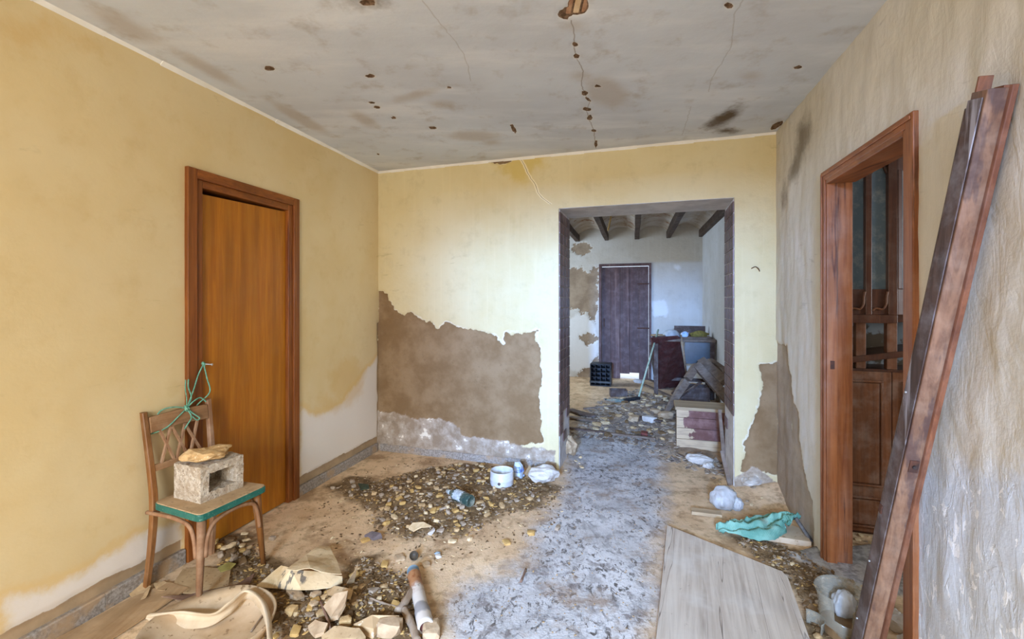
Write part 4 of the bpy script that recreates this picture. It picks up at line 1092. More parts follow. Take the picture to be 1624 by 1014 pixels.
fsheet('plaster_slab', 'flat broken plaster piece at the frame foot by the beige shell', 'plaster', [(488, 996, 0.01), (500, 986, 0.03), (520, 996, 0.04), (514, 1010, 0.02), (500, 1012, 0.01)], 0.015, M_ROCKP, 0.012, 3, 16)
fsheet('plaster_slab', 'wide grey-brown broken slab at the front of the rubble', 'plaster', [(510, 1016, 0.01), (530, 1000, 0.03), (570, 1002, 0.03), (580, 1020, 0.02), (560, 1040, 0.01), (520, 1040, 0.01)], 0.02, M_CARD, 0.01, 3, 17)

# corner piece of marble moulding
M_MARBLE = two_tone('creamy_marble', (206, 176, 136), (188, 156, 116), 6, 0.6, 0.2, 30, 0.003, speck=(236, 218, 190))
mz = 0.06
A_, B_, C_, D_ = fl(560, 990, mz), fl(590, 975, mz + 0.015), fl(634, 976, mz + 0.01), fl(592, 998, mz)
E_ = fl(600, 985, mz)
mm = MB()
top = [A_, B_, C_, E_ + (C_ - E_) * 0.15, D_]
mm.add(top + [p - UP * (0.055 if k not in (2,) else 0.02) for k, p in enumerate(top)], [(0, 1, 2, 3, 4), (9, 8, 7, 6, 5)] + [(k, (k + 1) % 5, 5 + (k + 1) % 5, 5 + k) for k in range(5)])
tag(mm.build('marble_corner', M_MARBLE, bevel=0.003), 'wedge-shaped corner of cream marble beside the rusty tube', 'stone')

# rusty tube with a blue end
def tube_mat():
    t = NT('painted_tube')
    g = t.attr('along')
    wob = t.math('ADD', g, t.math('MULTIPLY_ADD', t.noise(16, 5, 0.65), 0.16, -0.08))
    c = t.mix(t.step(wob, 0.30, 0.42), lin((168, 118, 78)), lin((206, 194, 180)))
    c = t.mix(t.math('MULTIPLY', t.step(t.noise(22, 5, 0.7), 0.5, 0.6), t.step(wob, 0.6, 0.2)), c, lin((142, 84, 48)))
    c = t.mix(t.step(t.noise(30, 4, 0.7), 0.62, 0.7, 0, 0.7), c, lin((120, 104, 92)))
    c = t.mix(t.math('MULTIPLY', t.step(wob, 0.66, 0.7), t.step(wob, 0.86, 0.82)), c, lin((150, 144, 140)))
    c = t.mix(t.step(g, 0.10, 0.09), c, lin((104, 122, 130)))
    return t.end(c, 0.65, t.bump(t.noise(40, 4), 0.25, 0.004), 0.3)
tb0 = ground(655, 915, 0.03); tb1 = ground(676, 1008, 0.03)
tube_t = thing('metal_tube', 'rusty white tube with a blue end lying in the foreground', 'tube')
ns, na = 20, 24; vs, fs, al = [], [], []
dv = (tb1 - tb0).normalized(); xx = dv.cross(UP).normalized(); yy = xx.cross(dv)
for j in range(ns + 1):
    p = tb0.lerp(tb1, j / ns); r = 0.031 + (0.004 if j > 14 else 0) + 0.002 * (j == 2)
    for k in range(na):
        a = 2 * math.pi * k / na; vs.append(p + (xx * math.cos(a) + yy * math.sin(a)) * r); al.append(j / ns)
for j in range(ns):
    for k in range(na): fs.append((j * na + k, j * na + (k + 1) % na, (j + 1) * na + (k + 1) % na, (j + 1) * na + k))
fs.append(tuple(range(na)))
n0 = len(vs)
for rr, dd in ((0.027, 0.0), (0.025, -0.05)):
    for k in range(na):
        a = 2 * math.pi * k / na; vs.append(tb1 + dv * dd + (xx * math.cos(a) + yy * math.sin(a)) * rr); al.append(1.0)
for k in range(na):
    k2 = (k + 1) % na
    fs.append((ns * na + k, ns * na + k2, n0 + k2, n0 + k)); fs.append((n0 + k, n0 + k2, n0 + na + k2, n0 + na + k))
me = bpy.data.meshes.new('tube_body'); me.from_pydata(vs, [], fs); me.materials.append(tube_mat())
me.attributes.new('along', 'FLOAT', 'POINT').data.foreach_set('value', al)
me.polygons.foreach_set('use_smooth', [True] * len(me.polygons)); link('tube_body', me, tube_t)
M_REDRUST = two_tone('red_rust', (124, 66, 56), (86, 46, 42), 30, 0.8, 0.4)
pm = MB(); pm.add([tb1 - dv * 0.012 + (xx * math.cos(2 * math.pi * k / na) + yy * math.sin(2 * math.pi * k / na)) * 0.0262 for k in range(na)], [tuple(range(na))]); pm.build('end_plug', M_REDRUST, tube_t)
M_STICK = wood('grey_stick', (168, 144, 118), (140, 116, 92), 'y', 0.85, 1.0, dust=0.4)
def stick(label, pts, r, mat=None, name='stick', group=None):
    rs = r if isinstance(r, list) else r
    pp = smooth_path(pts, 5)
    rr = [r * (1 + 0.12 * math.sin(k * 1.9)) for k in range(len(pp))]
    return tag(MB().tube(pp, rr, 8).build(name, mat or M_STICK, smooth=True), label, 'stick', group)
stick('short branch lying under the rusty tube', [ground(630, 978, 0.02), ground(645, 962, 0.03), ground(655, 945, 0.03)], 0.017)
stick('thick stick beside the rusty tube and the marble corner', [ground(640, 974, 0.02), ground(652, 996, 0.02), ground(662, 1025, 0.02)], 0.017)
stick('thin dark stick leaning over the foreground rubble', [ground(508, 968, 0.04), ground(518, 990, 0.03), ground(526, 1012, 0.02)], 0.005, M_PLY2)
stick('bent grey wire beside the beige shell', [ground(398, 1010, 0.02), ground(418, 985, 0.03), ground(432, 965, 0.02)], 0.004)
stick('dark twig lying on the clean floor', [ground(826, 925, 0.005), ground(834, 905, 0.006)], 0.006, M_PLY2)
stick('fallen twig on the soil above the tube', [ground(588, 952, 0.008), ground(610, 962, 0.012), ground(630, 966, 0.008)], 0.005)
for k, (px, py, sx, sy, sz, m, lab) in enumerate([
    (618, 1004, 0.11, 0.08, 0.06, M_ROCKP, 'angular buff stone below the marble corner'),
    (684, 1009, 0.10, 0.08, 0.06, M_ROCKP, 'pale round stone at the open end of the tube'),
    (548, 992, 0.055, 0.045, 0.04, M_ROCK, 'yellow stone beside the standing slab'),
    (634, 886, 0.07, 0.06, 0.018, M_ROCKP, 'thin pale flake above the blue tube end'),
    (676, 898, 0.045, 0.045, 0.022, M_ROCKP, 'small cream stone next to the blue tube end'),
    (695, 884, 0.035, 0.03, 0.02, M_ROCKW, 'tiny white stone beside a blue-grey chip'),
    (556, 949, 0.05, 0.04, 0.03, M_ROCK, 'tan stone leaning on the cardboard strip'),
    (468, 943, 0.12, 0.05, 0.02, M_ROCKP, 'flat slab poking out under the paper sack'),
    (500, 948, 0.05, 0.05, 0.035, M_ROCKP, 'round pinkish stone under the paper sack'),
    (497, 962, 0.04, 0.04, 0.03, M_ROCKP, 'small pinkish stone in the foreground rubble'),
    (462, 972, 0.05, 0.045, 0.035, M_ROCK, 'bright yellow stone in the foreground rubble'),
    (427, 964, 0.03, 0.05, 0.03, M_ROCK, 'upright yellow stone by the shell rim')]):
    o = tag(link('stone', rock_mesh('stone', sx, sy, sz, 40 + k, 2, 0.4, m, cut=1)), lab, 'stone')
    o.location = ground(px, py, -0.004); o.rotation_euler = (0, 0, k * 1.7)
o = tag(link('stone', rock_mesh('stone', 0.035, 0.022, 0.016, 77, 2, 0.3, two_tone('blue_grey_chip', (146, 160, 168), (126, 140, 150), 20))), 'blue-grey chip on the floor above the tube', 'stone'); o.location = ground(694, 880, 0)
cap_p = ground(657, 886, 0.012)
jar = thing('jar_lid', 'small dark round lid lying on the soil above the tube', 'lid', cap_p)
M_DARK = two_tone('dark_lid', (58, 50, 40), (80, 68, 54), 30, 0.5)
MB().lathe([(0.0001, 0.0), (0.022, 0.0), (0.024, 0.004), (0.024, 0.018), (0.021, 0.018), (0.020, 0.006), (0.0001, 0.006)], Matrix.Rotation(0.9, 4, 'X'), 20).build('lid_body', M_DARK, jar, smooth=True)

# ---------------------------------------------------------------- rubble pile before the back wall
PILE = [(572, 792), (610, 770), (665, 752), (720, 738), (765, 736), (800, 756), (845, 768), (880, 775), (868, 798), (810, 806), (775, 822), (735, 846), (690, 850), (640, 848), (598, 838), (604, 812)]
M_CHIPS = [two_tone('chip_yellow', (196, 160, 100), (172, 134, 76), 18, 0.85, 0.4), two_tone('chip_tan', (188, 158, 116), (156, 126, 88), 18, 0.85, 0.4), two_tone('chip_grey', (168, 150, 130), (132, 114, 94), 18, 0.85, 0.4), two_tone('chip_pale', (210, 186, 148), (188, 160, 120), 18, 0.85, 0.4), two_tone('chip_brown', (118, 92, 62), (92, 70, 46), 18, 0.85, 0.4)]
chip_me = []
CHIP_COL = [0, 1, 3, 2, 4, 2, 4, 1, 2, 0, 3, 4, 2, 1]
CHIP_WORD = {'chip_yellow': 'yellow', 'chip_tan': 'tan', 'chip_grey': 'grey', 'chip_pale': 'pale', 'chip_brown': 'brown'}
for k in range(14):
    m = M_CHIPS[CHIP_COL[k]]
    sx, sy, sz = [(0.042, 0.034, 0.022), (0.036, 0.03, 0.024), (0.05, 0.034, 0.016), (0.034, 0.026, 0.022), (0.058, 0.036, 0.02), (0.044, 0.03, 0.014), (0.05, 0.03, 0.016)][k % 7]
    chip_me.append(rock_mesh('stone_chip', sx, sy, sz, 100 + k, 1 if k % 3 else 2, 0.45, m, cut=1))
def in_poly(x, y, P):
    c = False
    for (x1, y1), (x2, y2) in zip(P, P[1:] + P[:1]):
        if (y1 > y) != (y2 > y) and x < (x2 - x1) * (y - y1) / (y2 - y1) + x1: c = not c
    return c
def scatter(poly, n, label, group, name='stone_chip', smin=0.7, smax=1.25, mind=0.03, meshes=None, warm=None):
    xs = [p[0] for p in poly]; ys = [p[1] for p in poly]; pts = []; tries = 0
    w0, w1 = fl(0, max(ys)).y, fl(0, min(ys)).y
    while len(pts) < n and tries < n * 60:
        tries += 1
        y = rnd.uniform(w0, w1); py = HZ + CAM_H * FPX / y; px = rnd.uniform(min(xs), max(xs))
        if not in_poly(px, py, poly): continue
        p = fl(px, py)
        if any((p - q).length < mind for q in pts): continue
        pts.append(p)
    A = np.array([(p.x, p.y) for p in pts]); Z = floor_relief(A[:, 0], A[:, 1], floor_fields(A[:, 0], A[:, 1]))
    for p, z in zip(pts, Z):
        me_ = rnd.choice(meshes or chip_me); w_ = CHIP_WORD[me_.materials[0].name]
        o = tag(link(name, me_), w_ + ' ' + label, 'stone', w_ + ' ' + group)
        s_ = rnd.uniform(smin, smax)
        o.location = (p.x, p.y, z - 0.003); o.scale = (s_, s_, s_); o.rotation_euler = (rnd.uniform(-.25, .25), rnd.uniform(-.25, .25), rnd.uniform(0, 6.28))
scatter(PILE, 185, 'stone chip in the rubble pile before the lost plaster', 'stone chips in the rubble pile', mind=0.034)
scatter([(340, 868), (392, 846), (402, 868), (385, 900), (345, 900)], 16, 'stone chip on the soil under the chair seat', 'stone chips under the chair', mind=0.03, smin=0.9, smax=1.4, meshes=chip_me[:5])
scatter([(420, 945), (520, 945), (560, 900), (620, 930), (640, 985), (590, 970), (540, 1014), (430, 1014)], 46, 'stone chip in the foreground rubble around the sack', 'stone chips in the foreground rubble', mind=0.032, smin=0.7, smax=1.3)
scatter([(520, 770), (575, 765), (590, 790), (540, 790)], 8, 'stone chip at the thin edge of the pile near the door', 'stone chips near the door', mind=0.03, meshes=chip_me[3:9])
scatter([(1170, 858), (1240, 866), (1300, 910), (1380, 950), (1390, 1014), (1295, 1014), (1265, 930)], 14, 'chip in the soil between the white board and the doorway', 'chips before the doorway', mind=0.03, smin=0.45, smax=0.9, meshes=chip_me[5:12])
scatter([(1100, 745), (1160, 770), (1225, 790), (1200, 810), (1120, 765)], 10, 'chip of plaster by the foot of the passage', 'plaster chips by the passage', mind=0.04, smin=0.6, smax=1.1, meshes=[chip_me[2], chip_me[10], chip_me[5]])
for k, (px, py, lab, mi) in enumerate([(842, 848, 'yellow leaf-shaped chip alone on the clean floor', 0), (884, 840, 'small yellow chip alone nearer the passage', 3), (803, 862, 'tiny yellow chip on the clean floor beside the soil', 9), (718, 860, 'pale yellow chip below the pile', 2), (745, 857, 'cream chip below the bottle', 10), (340, 862, 'yellow wedge-shaped stone behind the chair leg', 0), (432, 856, 'small yellow stone right of the chair leg', 3), (580, 858, 'yellow chip on the dust between pile and sack', 9), (610, 897, 'honey chip on the soil beside the sack', 9)]):
    o = tag(link('stone_chip', chip_me[mi]), lab, 'stone'); o.location = ground(px, py, -0.002); o.rotation_euler = (0, 0, k); o.scale = (1.2, 1.2, 1.1)
# finer litter: chips and dry leaves too many to count
def litter(name, polys, n, s0, s1, mat, label, flat=0.25, lift=0.0):
    pts = []
    for poly, share in polys:
        xs = [p[0] for p in poly]; ys = [p[1] for p in poly]; m = int(n * share); c = 0
        w0, w1 = fl(0, max(ys)).y, fl(0, min(ys)).y
        while c < m:
            y = rnd.uniform(w0, w1); py = HZ + CAM_H * FPX / y; px = rnd.uniform(min(xs), max(xs))
            if in_poly(px, py, poly): pts.append(fl(px, py)); c += 1
    A = np.array([(p.x, p.y) for p in pts]); Z = floor_relief(A[:, 0], A[:, 1], floor_fields(A[:, 0], A[:, 1]))
    mb = MB()
    for p, z in zip(pts, Z):
        s_ = rnd.uniform(s0, s1); a = rnd.uniform(0, 6.28); tl = rnd.uniform(-.4, .4)
        ux = Vector((math.cos(a), math.sin(a), tl)) * s_; uy = Vector((-math.sin(a), math.cos(a), rnd.uniform(-.3, .3))) * s_ * rnd.uniform(0.35, 0.8); h = UP * s_ * flat
        c = Vector((p.x, p.y, z + abs(tl) * s_ * 0.5 + lift))
        mb.add([c - ux, c + uy * 0.9, c + ux * 0.9, c - uy, c - ux * 0.8 + h, c + uy * 0.8 + h, c + ux * 0.8 + h, c - uy * 0.7 + h], [(3, 2, 1, 0), (4, 5, 6, 7), (0, 1, 5, 4), (1, 2, 6, 5), (2, 3, 7, 6), (3, 0, 4, 7)])
    return tag(mb.build(name, mat), label, 'litter', kind='stuff')
DOORSOIL = [(1160, 855), (1240, 864), (1300, 908), (1380, 946), (1395, 1014), (1295, 1014), (1262, 930)]
PILE2 = [(540, 785), (610, 760), (680, 742), (760, 735), (850, 760), (890, 778), (870, 806), (800, 818), (740, 852), (640, 855), (590, 842), (590, 815)]
FRONT = [(330, 905), (410, 860), (430, 900), (540, 935), (580, 885), (650, 910), (690, 1014), (400, 1014), (420, 945)]
litter('dry_litter', [(PILE2, 0.4), (FRONT, 0.35), (DOORSOIL, 0.25)], 2400, 0.006, 0.018, M_CHIPS[4], 'dark brown litter of dry leaves through the rubble')
litter('yellow_litter', [(PILE2, 0.5), (FRONT, 0.4), (DOORSOIL, 0.1)], 800, 0.006, 0.016, M_CHIPS[0], 'fine yellow grit through the rubble')
litter('grey_litter', [(PILE2, 0.5), (FRONT, 0.3), (DOORSOIL, 0.2)], 1300, 0.006, 0.017, M_CHIPS[2], 'fine grey grit through the rubble')
WIDE = [(480, 815), (560, 752), (650, 728), (800, 728), (900, 770), (890, 830), (800, 870), (700, 905), (560, 900), (500, 860)]
litter('stray_litter', [(WIDE, 1.0)], 620, 0.004, 0.013, M_CHIPS[4], 'stray dark bits of leaf around the rubble pile')
litter('stray_grit', [(WIDE, 1.0)], 260, 0.005, 0.014, M_CHIPS[3], 'stray pale bits of stone around the rubble pile')
ALLF = [(300, 1014), (480, 800), (620, 720), (900, 700), (1120, 740), (1240, 800), (1300, 900), (1420, 1014)]
litter('floor_grit', [(ALLF, 1.0)], 1300, 0.003, 0.008, M_CHIPS[1], 'scattered fine grit over the dusty floor')

# bottle, cut tub, label scrap and lump beside the pile
def glass_mat(name, col, rough=0.15, dust=0.5, dustc=(170, 150, 120), alpha=1.0, trans=0.0):
    t = NT(name)
    d = t.step(t.noise(14, 5, 0.7), 0.42, 0.68, 0, dust)
    c = t.mix(d, lin(col), lin(dustc))
    m = t.end(c, t.step(t.noise(14, 5, 0.7), 0.42, 0.68, rough, 0.7), None, 0.5)
    if trans: t.put(t.b.inputs['Transmission Weight'], t.math('MULTIPLY_ADD', d, -trans / max(dust, .01), trans))
    t.b.inputs['Alpha'].default_value = alpha
    return m
M_GREENGL = glass_mat('green_bottle_glass', (44, 66, 62), 0.12, 0.55, (150, 146, 128))
M_LABEL = two_tone('paper_label', (188, 194, 196), (150, 156, 158), 40, 0.8, 0.2, speck=(90, 96, 92))
bn, bb = ground(711, 790, 0.045), ground(747, 806, 0.045)
ax = (bb - bn).normalized()
Mb = Matrix.Translation(bn) @ ax.to_track_quat('Z', 'Y').to_matrix().to_4x4()
LB = 0.235
bottle = thing('glass_bottle', 'dark green glass bottle with a torn label lying on the rubble', 'bottle')
MB().lathe([(0.0001, 0.0), (0.013, 0.0), (0.014, 0.004), (0.014, 0.03), (0.017, 0.04), (0.034, 0.062), (0.040, 0.078), (0.040, LB - 0.012), (0.036, LB), (0.030, LB - 0.004), (0.0001, LB - 0.016)], Mb, 28).build('bottle_body', M_GREENGL, bottle, smooth=True)
MB().lathe([(0.0001, -0.006), (0.0155, -0.006), (0.0155, 0.022), (0.0145, 0.024)], Mb, 20).build('cap', two_tone('grey_cap', (190, 194, 190), (160, 164, 160), 30), bottle, smooth=True)
lab = MB(); na = 14
for j in range(2):
    for k in range(na + 1):
        a = 1.2 + 2.2 * k / na; z = 0.085 + j * 0.075
        lab.v.append(tuple(Mb @ Vector((0.0406 * math.cos(a), 0.0406 * math.sin(a), z + 0.006 * math.sin(k * 2.0)))))
lab.f += [(k, k + 1, na + 2 + k, na + 1 + k) for k in range(na)]
lab.build('torn_label', M_LABEL, bottle, smooth=True)
M_TUB = two_tone('cloudy_plastic', (204, 204, 206), (186, 186, 188), 12, 0.35, 0.15, 20, 0.003, spec=0.5)
tub = thing('plastic_tub', 'cloudy white cut-off plastic tub on the rubble before the skirting', 'tub', ground(796, 768, -0.004), 0.2)
MB().lathe([(0.0001, 0.004), (0.076, 0.0), (0.086, 0.006), (0.089, 0.018), (0.088, 0.040), (0.090, 0.044), (0.090, 0.054), (0.088, 0.058), (0.089, 0.100), (0.086, 0.112), (0.083, 0.111), (0.085, 0.10), (0.084, 0.02), (0.0001, 0.010)], None, 40).build('tub_wall', M_TUB, tub, smooth=True)
MB().lathe([(0.0001, 0.012), (0.0835, 0.014), (0.0835, 0.020), (0.0001, 0.022)], None, 32).build('dried_silt', M_CARD, tub)
MB().lathe([(0.0001, 0), (0.011, 0), (0.011, 0.004), (0.0001, 0.005)], Matrix.Translation((-0.036, -0.0815, 0.038)) @ Matrix.Rotation(math.pi / 2, 4, 'X') @ Matrix.Rotation(-0.4, 4, 'Y'), 16).build('plug', two_tone('brown_plug', (96, 84, 84), (76, 66, 66), 30), tub)
M_CLEAR = glass_mat('crumpled_clear_plastic', (196, 212, 230), 0.2, 0.35, (210, 214, 222))
M_BLUE = two_tone('blue_print', (84, 116, 190), (190, 204, 226), 26, 0.5, 0.2)
pb = thing('water_bottle', 'crushed clear water bottle with a blue label behind the tub', 'bottle', ground(822, 758, 0.0), 0)
def crumple(prof, M, n, amp, seed):
    mb = MB(); mb.lathe(prof, M, n)
    mb.v = [tuple(Vector(v) + Vector((mnoise.noise(Vector(v) * 30 + Vector((seed, 0, 0))), mnoise.noise(Vector(v) * 30 + Vector((0, seed, 0))), 0)) * amp) for v in mb.v]
    return mb
crumple([(0.0001, 0.0), (0.03, 0.0), (0.036, 0.01), (0.036, 0.05), (0.032, 0.06), (0.034, 0.10), (0.02, 0.125), (0.0001, 0.127)], None, 22, 0.02, 3).build('bottle_body', M_CLEAR, pb, smooth=True)
crumple([(0.038, 0.05), (0.040, 0.055), (0.040, 0.095), (0.038, 0.098)], None, 22, 0.02, 3).build('blue_label', M_BLUE, pb, smooth=True)
o = tag(link('blue_screw_cap', MB().lathe([(0.0001, 0.0), (0.014, 0.0), (0.015, 0.004), (0.015, 0.013), (0.013, 0.016), (0.0001, 0.016)], None, 20).mesh('blue_screw_cap', True)), 'blue plastic screw cap between the tub and the white stone', 'scrap')  # a fallen screw cap of blue plastic
o.data.materials.append(M_BLUE); o.location = ground(829, 756, 0.002)
me = rock_mesh('stone', 0.235, 0.16, 0.13, 61, 3, 0.36, M_ROCKW)
o = tag(link('stone', me), 'big white stone at the corner of the passage', 'stone'); o.location = ground(861, 768, -0.01) + Vector((0, 0.05, 0)); o.rotation_euler = (0.1, 0, 0.3)
me = rock_mesh('stone', 0.16, 0.12, 0.16, 64, 3, 0.55, M_ROCKP)
o = tag(link('stone', me), 'grey-brown stone at the foot of the tiled jamb', 'stone'); o.location = ground(904, 726, -0.01) + Vector((0, 0.05, 0)); o.rotation_euler = (0, 0, 1)
fsheet('card_wedge', 'brown cardboard wedge standing behind the white stone', 'cardboard', [(832, 752, 0.01), (840, 738, 0.10), (846, 748, 0.03), (842, 756, 0.01)], 0.006, M_CARD, 0.004, 2, 21)
fsheet('slate_piece', 'dark grey slate piece on the dust between pile and sack', 'slate', [(578, 852, 0.006), (590, 846, 0.02), (604, 849, 0.024), (606, 854, 0.01), (592, 858, 0.006)], 0.012, two_tone('slate', (116, 104, 104), (92, 82, 82), 16), 0.004, 2, 22)
fsheet('shard', 'long curved tan shard at the lower edge of the pile', 'shard', [(648, 840, 0.01), (654, 832, 0.03), (672, 830, 0.03), (684, 836, 0.02), (668, 838, 0.03), (656, 844, 0.01)], 0.008, M_CHIPS[3], 0.006, 2, 23)
fsheet('shard', 'white pointed shard below the bottle', 'shard', [(678, 848, 0.004), (688, 838, 0.02), (690, 842, 0.02), (684, 850, 0.006)], 0.006, M_ROCKW, 0.003, 2, 24)
fsheet('dark_card', 'small dark green folded card at the edge of the pile', 'card', [(568, 768, 0.02), (584, 770, 0.03), (586, 776, 0.02), (572, 778, 0.015)], 0.006, two_tone('dark_green', (64, 70, 52), (50, 54, 42), 20), 0.003, 2, 25)
# ---------------------------------------------------------------- right side: leaning timber, white board, net, bag
M_TIMBER = wood('weathered_frame_timber', (142, 104, 78), (104, 72, 54), 'z', 0.6, 0.7, dust=0.22, dustc=(196, 168, 144), worn=(84, 60, 52), wornlo=0.50)
M_TIMBER_D = wood('dark_frame_timber', (96, 76, 68), (66, 50, 44), 'z', 0.6, 0.7, dust=0.55, dustc=(150, 146, 150), worn=(160, 154, 156), wornlo=0.58)
M_TIMBER_R = wood('red_frame_timber', (142, 88, 58), (104, 60, 40), 'z', 0.6, 0.8, dust=0.15, dustc=(190, 160, 140))
tu, tv = P_RIGHT.hit(1621, 132)
T_ref = P_RIGHT.at(tu, tv, 0.004); B_ref = fl(1394, 1066, 0.0)
axis = (T_ref - B_ref); TL = axis.length; axd = axis.normalized()
s_dir = (-DS - axd * (-DS).dot(axd)).normalized()           # towards the camera, across the timber
n_dir = axd.cross(s_dir); n_dir = n_dir if n_dir.dot(P_RIGHT.n) > 0 else -n_dir
Rm = Matrix((s_dir, n_dir, axd)).transposed()
if Rm.determinant() < 0: pass
timber = thing('door_jamb_timber', 'long weathered door jamb leaning against the grey wall', 'timber')
def tp(s_, n_, z): return B_ref + s_dir * (s_ - 0.055) + n_dir * n_ + axd * z
def tbar(name, poly, z0, z1, mat, bevel=0.002):
    mb = MB(); k = 14
    vs = []
    n = len(poly)
    for j in range(k + 1):
        z = z0 + (z1 - z0) * j / k
        for (p, q) in poly:
            w = 0.0012 * mnoise.noise(Vector((p * 40, q * 40, z * 6)))
            vs.append(tp(p + w, q + w, z))
    fs = [tuple(range(n))[::-1], tuple(k * n + i for i in range(n))]
    for j in range(k):
        for i in range(n): fs.append((j * n + i, j * n + (i + 1) % n, (j + 1) * n + (i + 1) % n, (j + 1) * n + i))
    return mb.add(vs, fs).build(name, mat, timber, bevel=bevel)
tbar('main_post', [(0.004, 0.030), (0.070, 0.030), (0.070, 0.062), (0.064, 0.074), (0.004, 0.076)], 0.0, TL - 0.01, M_TIMBER)
tbar('dark_cheek', [(-0.006, 0.034), (0.0035, 0.034), (0.0035, 0.082), (-0.006, 0.080)], 0.0, TL - 0.05, M_TIMBER_D)
tbar('face_cover', [(0.0045, 0.0763), (0.060, 0.0763), (0.060, 0.0800), (0.0045, 0.082)], 0.0, TL - 0.03, M_TIMBER_D)
tbar('rebate_flange', [(0.006, 0.0), (0.055, 0.0), (0.055, 0.014), (0.047, 0.019), (0.047, 0.0295), (0.006, 0.0295)], 0.0, TL, M_TIMBER_R)
tbar('back_strip', [(-0.016, 0.026), (-0.0065, 0.026), (-0.0065, 0.060), (-0.016, 0.060)], 0.25, TL + 0.035, M_TIMBER_R)
def t_at(py): return (1066 - py) / (1066 - 132) 
zl = TL * 0.435
mb = MB(); mb.para(tp(0.0703, 0.036, zl - 0.022), s_dir * 0.004, n_dir * 0.026, axd * 0.044); pl_ = mb.build('latch_plate', M_RUST, timber, bevel=0.001)
MB().tube([tp(0.074, 0.049, zl), tp(0.079, 0.049, zl)], 0.006, 10).build('bolt', two_tone('dark_iron', (48, 40, 38), (66, 54, 48), 30, 0.5), pl_)
zl = TL * 0.33
mb = MB(); mb.para(tp(0.004, 0.081, zl - 0.016), s_dir * 0.018, n_dir * 0.005, axd * 0.032); mb.build('hinge_stub', M_RUST, timber, bevel=0.002)
for f_ in (0.09, 0.22, 0.55):
    MB().tube([tp(0.012, 0.080, TL * f_), tp(0.012, 0.086, TL * f_)], 0.003, 8).build('nail', M_NAIL, timber)

# large whitewashed board lying on the floor
def board_mat():
    t = NT('whitewashed_board')
    ang = math.atan2(-0.363, -0.932)
    mp = t.map((1, 1, 1), rot=(0, 0, 0.372))
    g = t.noise(1.0, 6, 0.65, t.map((34, 1.6, 30), vec=mp), 0.5)
    c = t.mix(t.step(g, 0.35, 0.68), lin((204, 190, 174)), lin((180, 164, 148)))
    c = t.mix(t.step(t.noise(1.0, 4, 0.6, t.map((10, 0.9, 8), vec=mp, loc=(1, 2, 0))), 0.56, 0.7, 0, 0.6), c, lin((138, 122, 108)))
    crk = t.noise(1.0, 3, 0.5, t.map((9, 0.35, 8), vec=mp, loc=(5, 1, 0)), 0.4)
    k = t.math('ABSOLUTE', t.math('SUBTRACT', crk, 0.5))
    c = t.mix(t.step(k, 0.006, 0.001, 0, 0.8), c, lin((104, 88, 76)))
    c = t.mix(t.step(t.noise(30, 5, 0.7), 0.62, 0.72, 0, 0.6), c, lin((150, 138, 126)))
    c = t.mix(t.step(t.noise(3, 5, 0.6), 0.5, 0.7, 0, 0.5), c, lin((212, 204, 194)))
    return t.end(c, 0.55, t.bump(t.math('ADD', g, t.math('MULTIPLY', t.step(k, 0.006, 0.001), -1.5)), 0.3, 0.004), 0.35)
zb = 0.034
Q1, Q2, Q3 = fl(1058, 833, zb), fl(1247, 909, zb), fl(1263, 935, zb)
ldir = Vector((-0.363, -0.932, 0)).normalized()
out = [Q1, Q1.lerp(Q2, 0.97), Q2 + ldir * 0.03, Q2 + ldir * 1.05, Q1 + ldir * 1.55]
bd = thing('wooden_board', 'large whitewashed board with a slanted end lying on the floor', 'board')
mb = MB(); n = 5
mb.add(out + [p - UP * 0.006 for p in out], [tuple(range(n)), tuple(range(2 * n - 1, n - 1, -1))] + [(i, (i + 1) % n, n + (i + 1) % n, n + i) for i in range(n)])
mb.build('painted_face', board_mat(), bd, bevel=0.002)
low = [p - UP * 0.0062 for p in out]
mb = MB(); mb.add(low + [p - UP * 0.024 for p in low], [tuple(range(n)), tuple(range(2 * n - 1, n - 1, -1))] + [(i, (i + 1) % n, n + (i + 1) % n, n + i) for i in range(n)])
mb.build('core', wood('board_core', (158, 104, 62), (130, 82, 46), 'y', 0.7), bd)

# pale tile slab under the net, short plank, iron rod
M_SLAB = two_tone('buff_slab', (206, 184, 156), (190, 164, 134), 6, 0.75, 0.2, speck=(168, 140, 108))
gs = ground(1240, 850).z + 0.012
P = [fl(1192, 846, gs + .02), fl(1232, 828, gs + .02), fl(1274, 838, gs + .02), fl(1287, 860, gs + .02)]
mb = MB(); mb.add(P + [p - UP * 0.035 for p in P], [(0, 1, 2, 3), (7, 6, 5, 4)] + [(i, (i + 1) % 4, 4 + (i + 1) % 4, 4 + i) for i in range(4)])
tag(mb.build('stone_slab', M_SLAB, bevel=0.003), 'flat buff slab lying under the green net', 'slab')
a_, b_ = ground(1096, 814, 0.015), ground(1144, 820, 0.015)
tag(MB().bar(a_, b_, 0.07, 0.022).build('plank', wood('buff_plank', (196, 170, 136), (176, 148, 112), 'x', 0.8), bevel=0.002), 'short buff plank beside the clear plastic bag', 'plank')
a_, b_ = fl(1262, 822, 0.12), ground(1287, 863, 0.012)
tag(MB().tube([a_, b_], 0.011, 10).build('iron_rod', two_tone('grey_iron', (112, 108, 104), (84, 80, 78), 30, 0.5), smooth=True), 'grey iron rod holding up the end of the green net', 'rod')

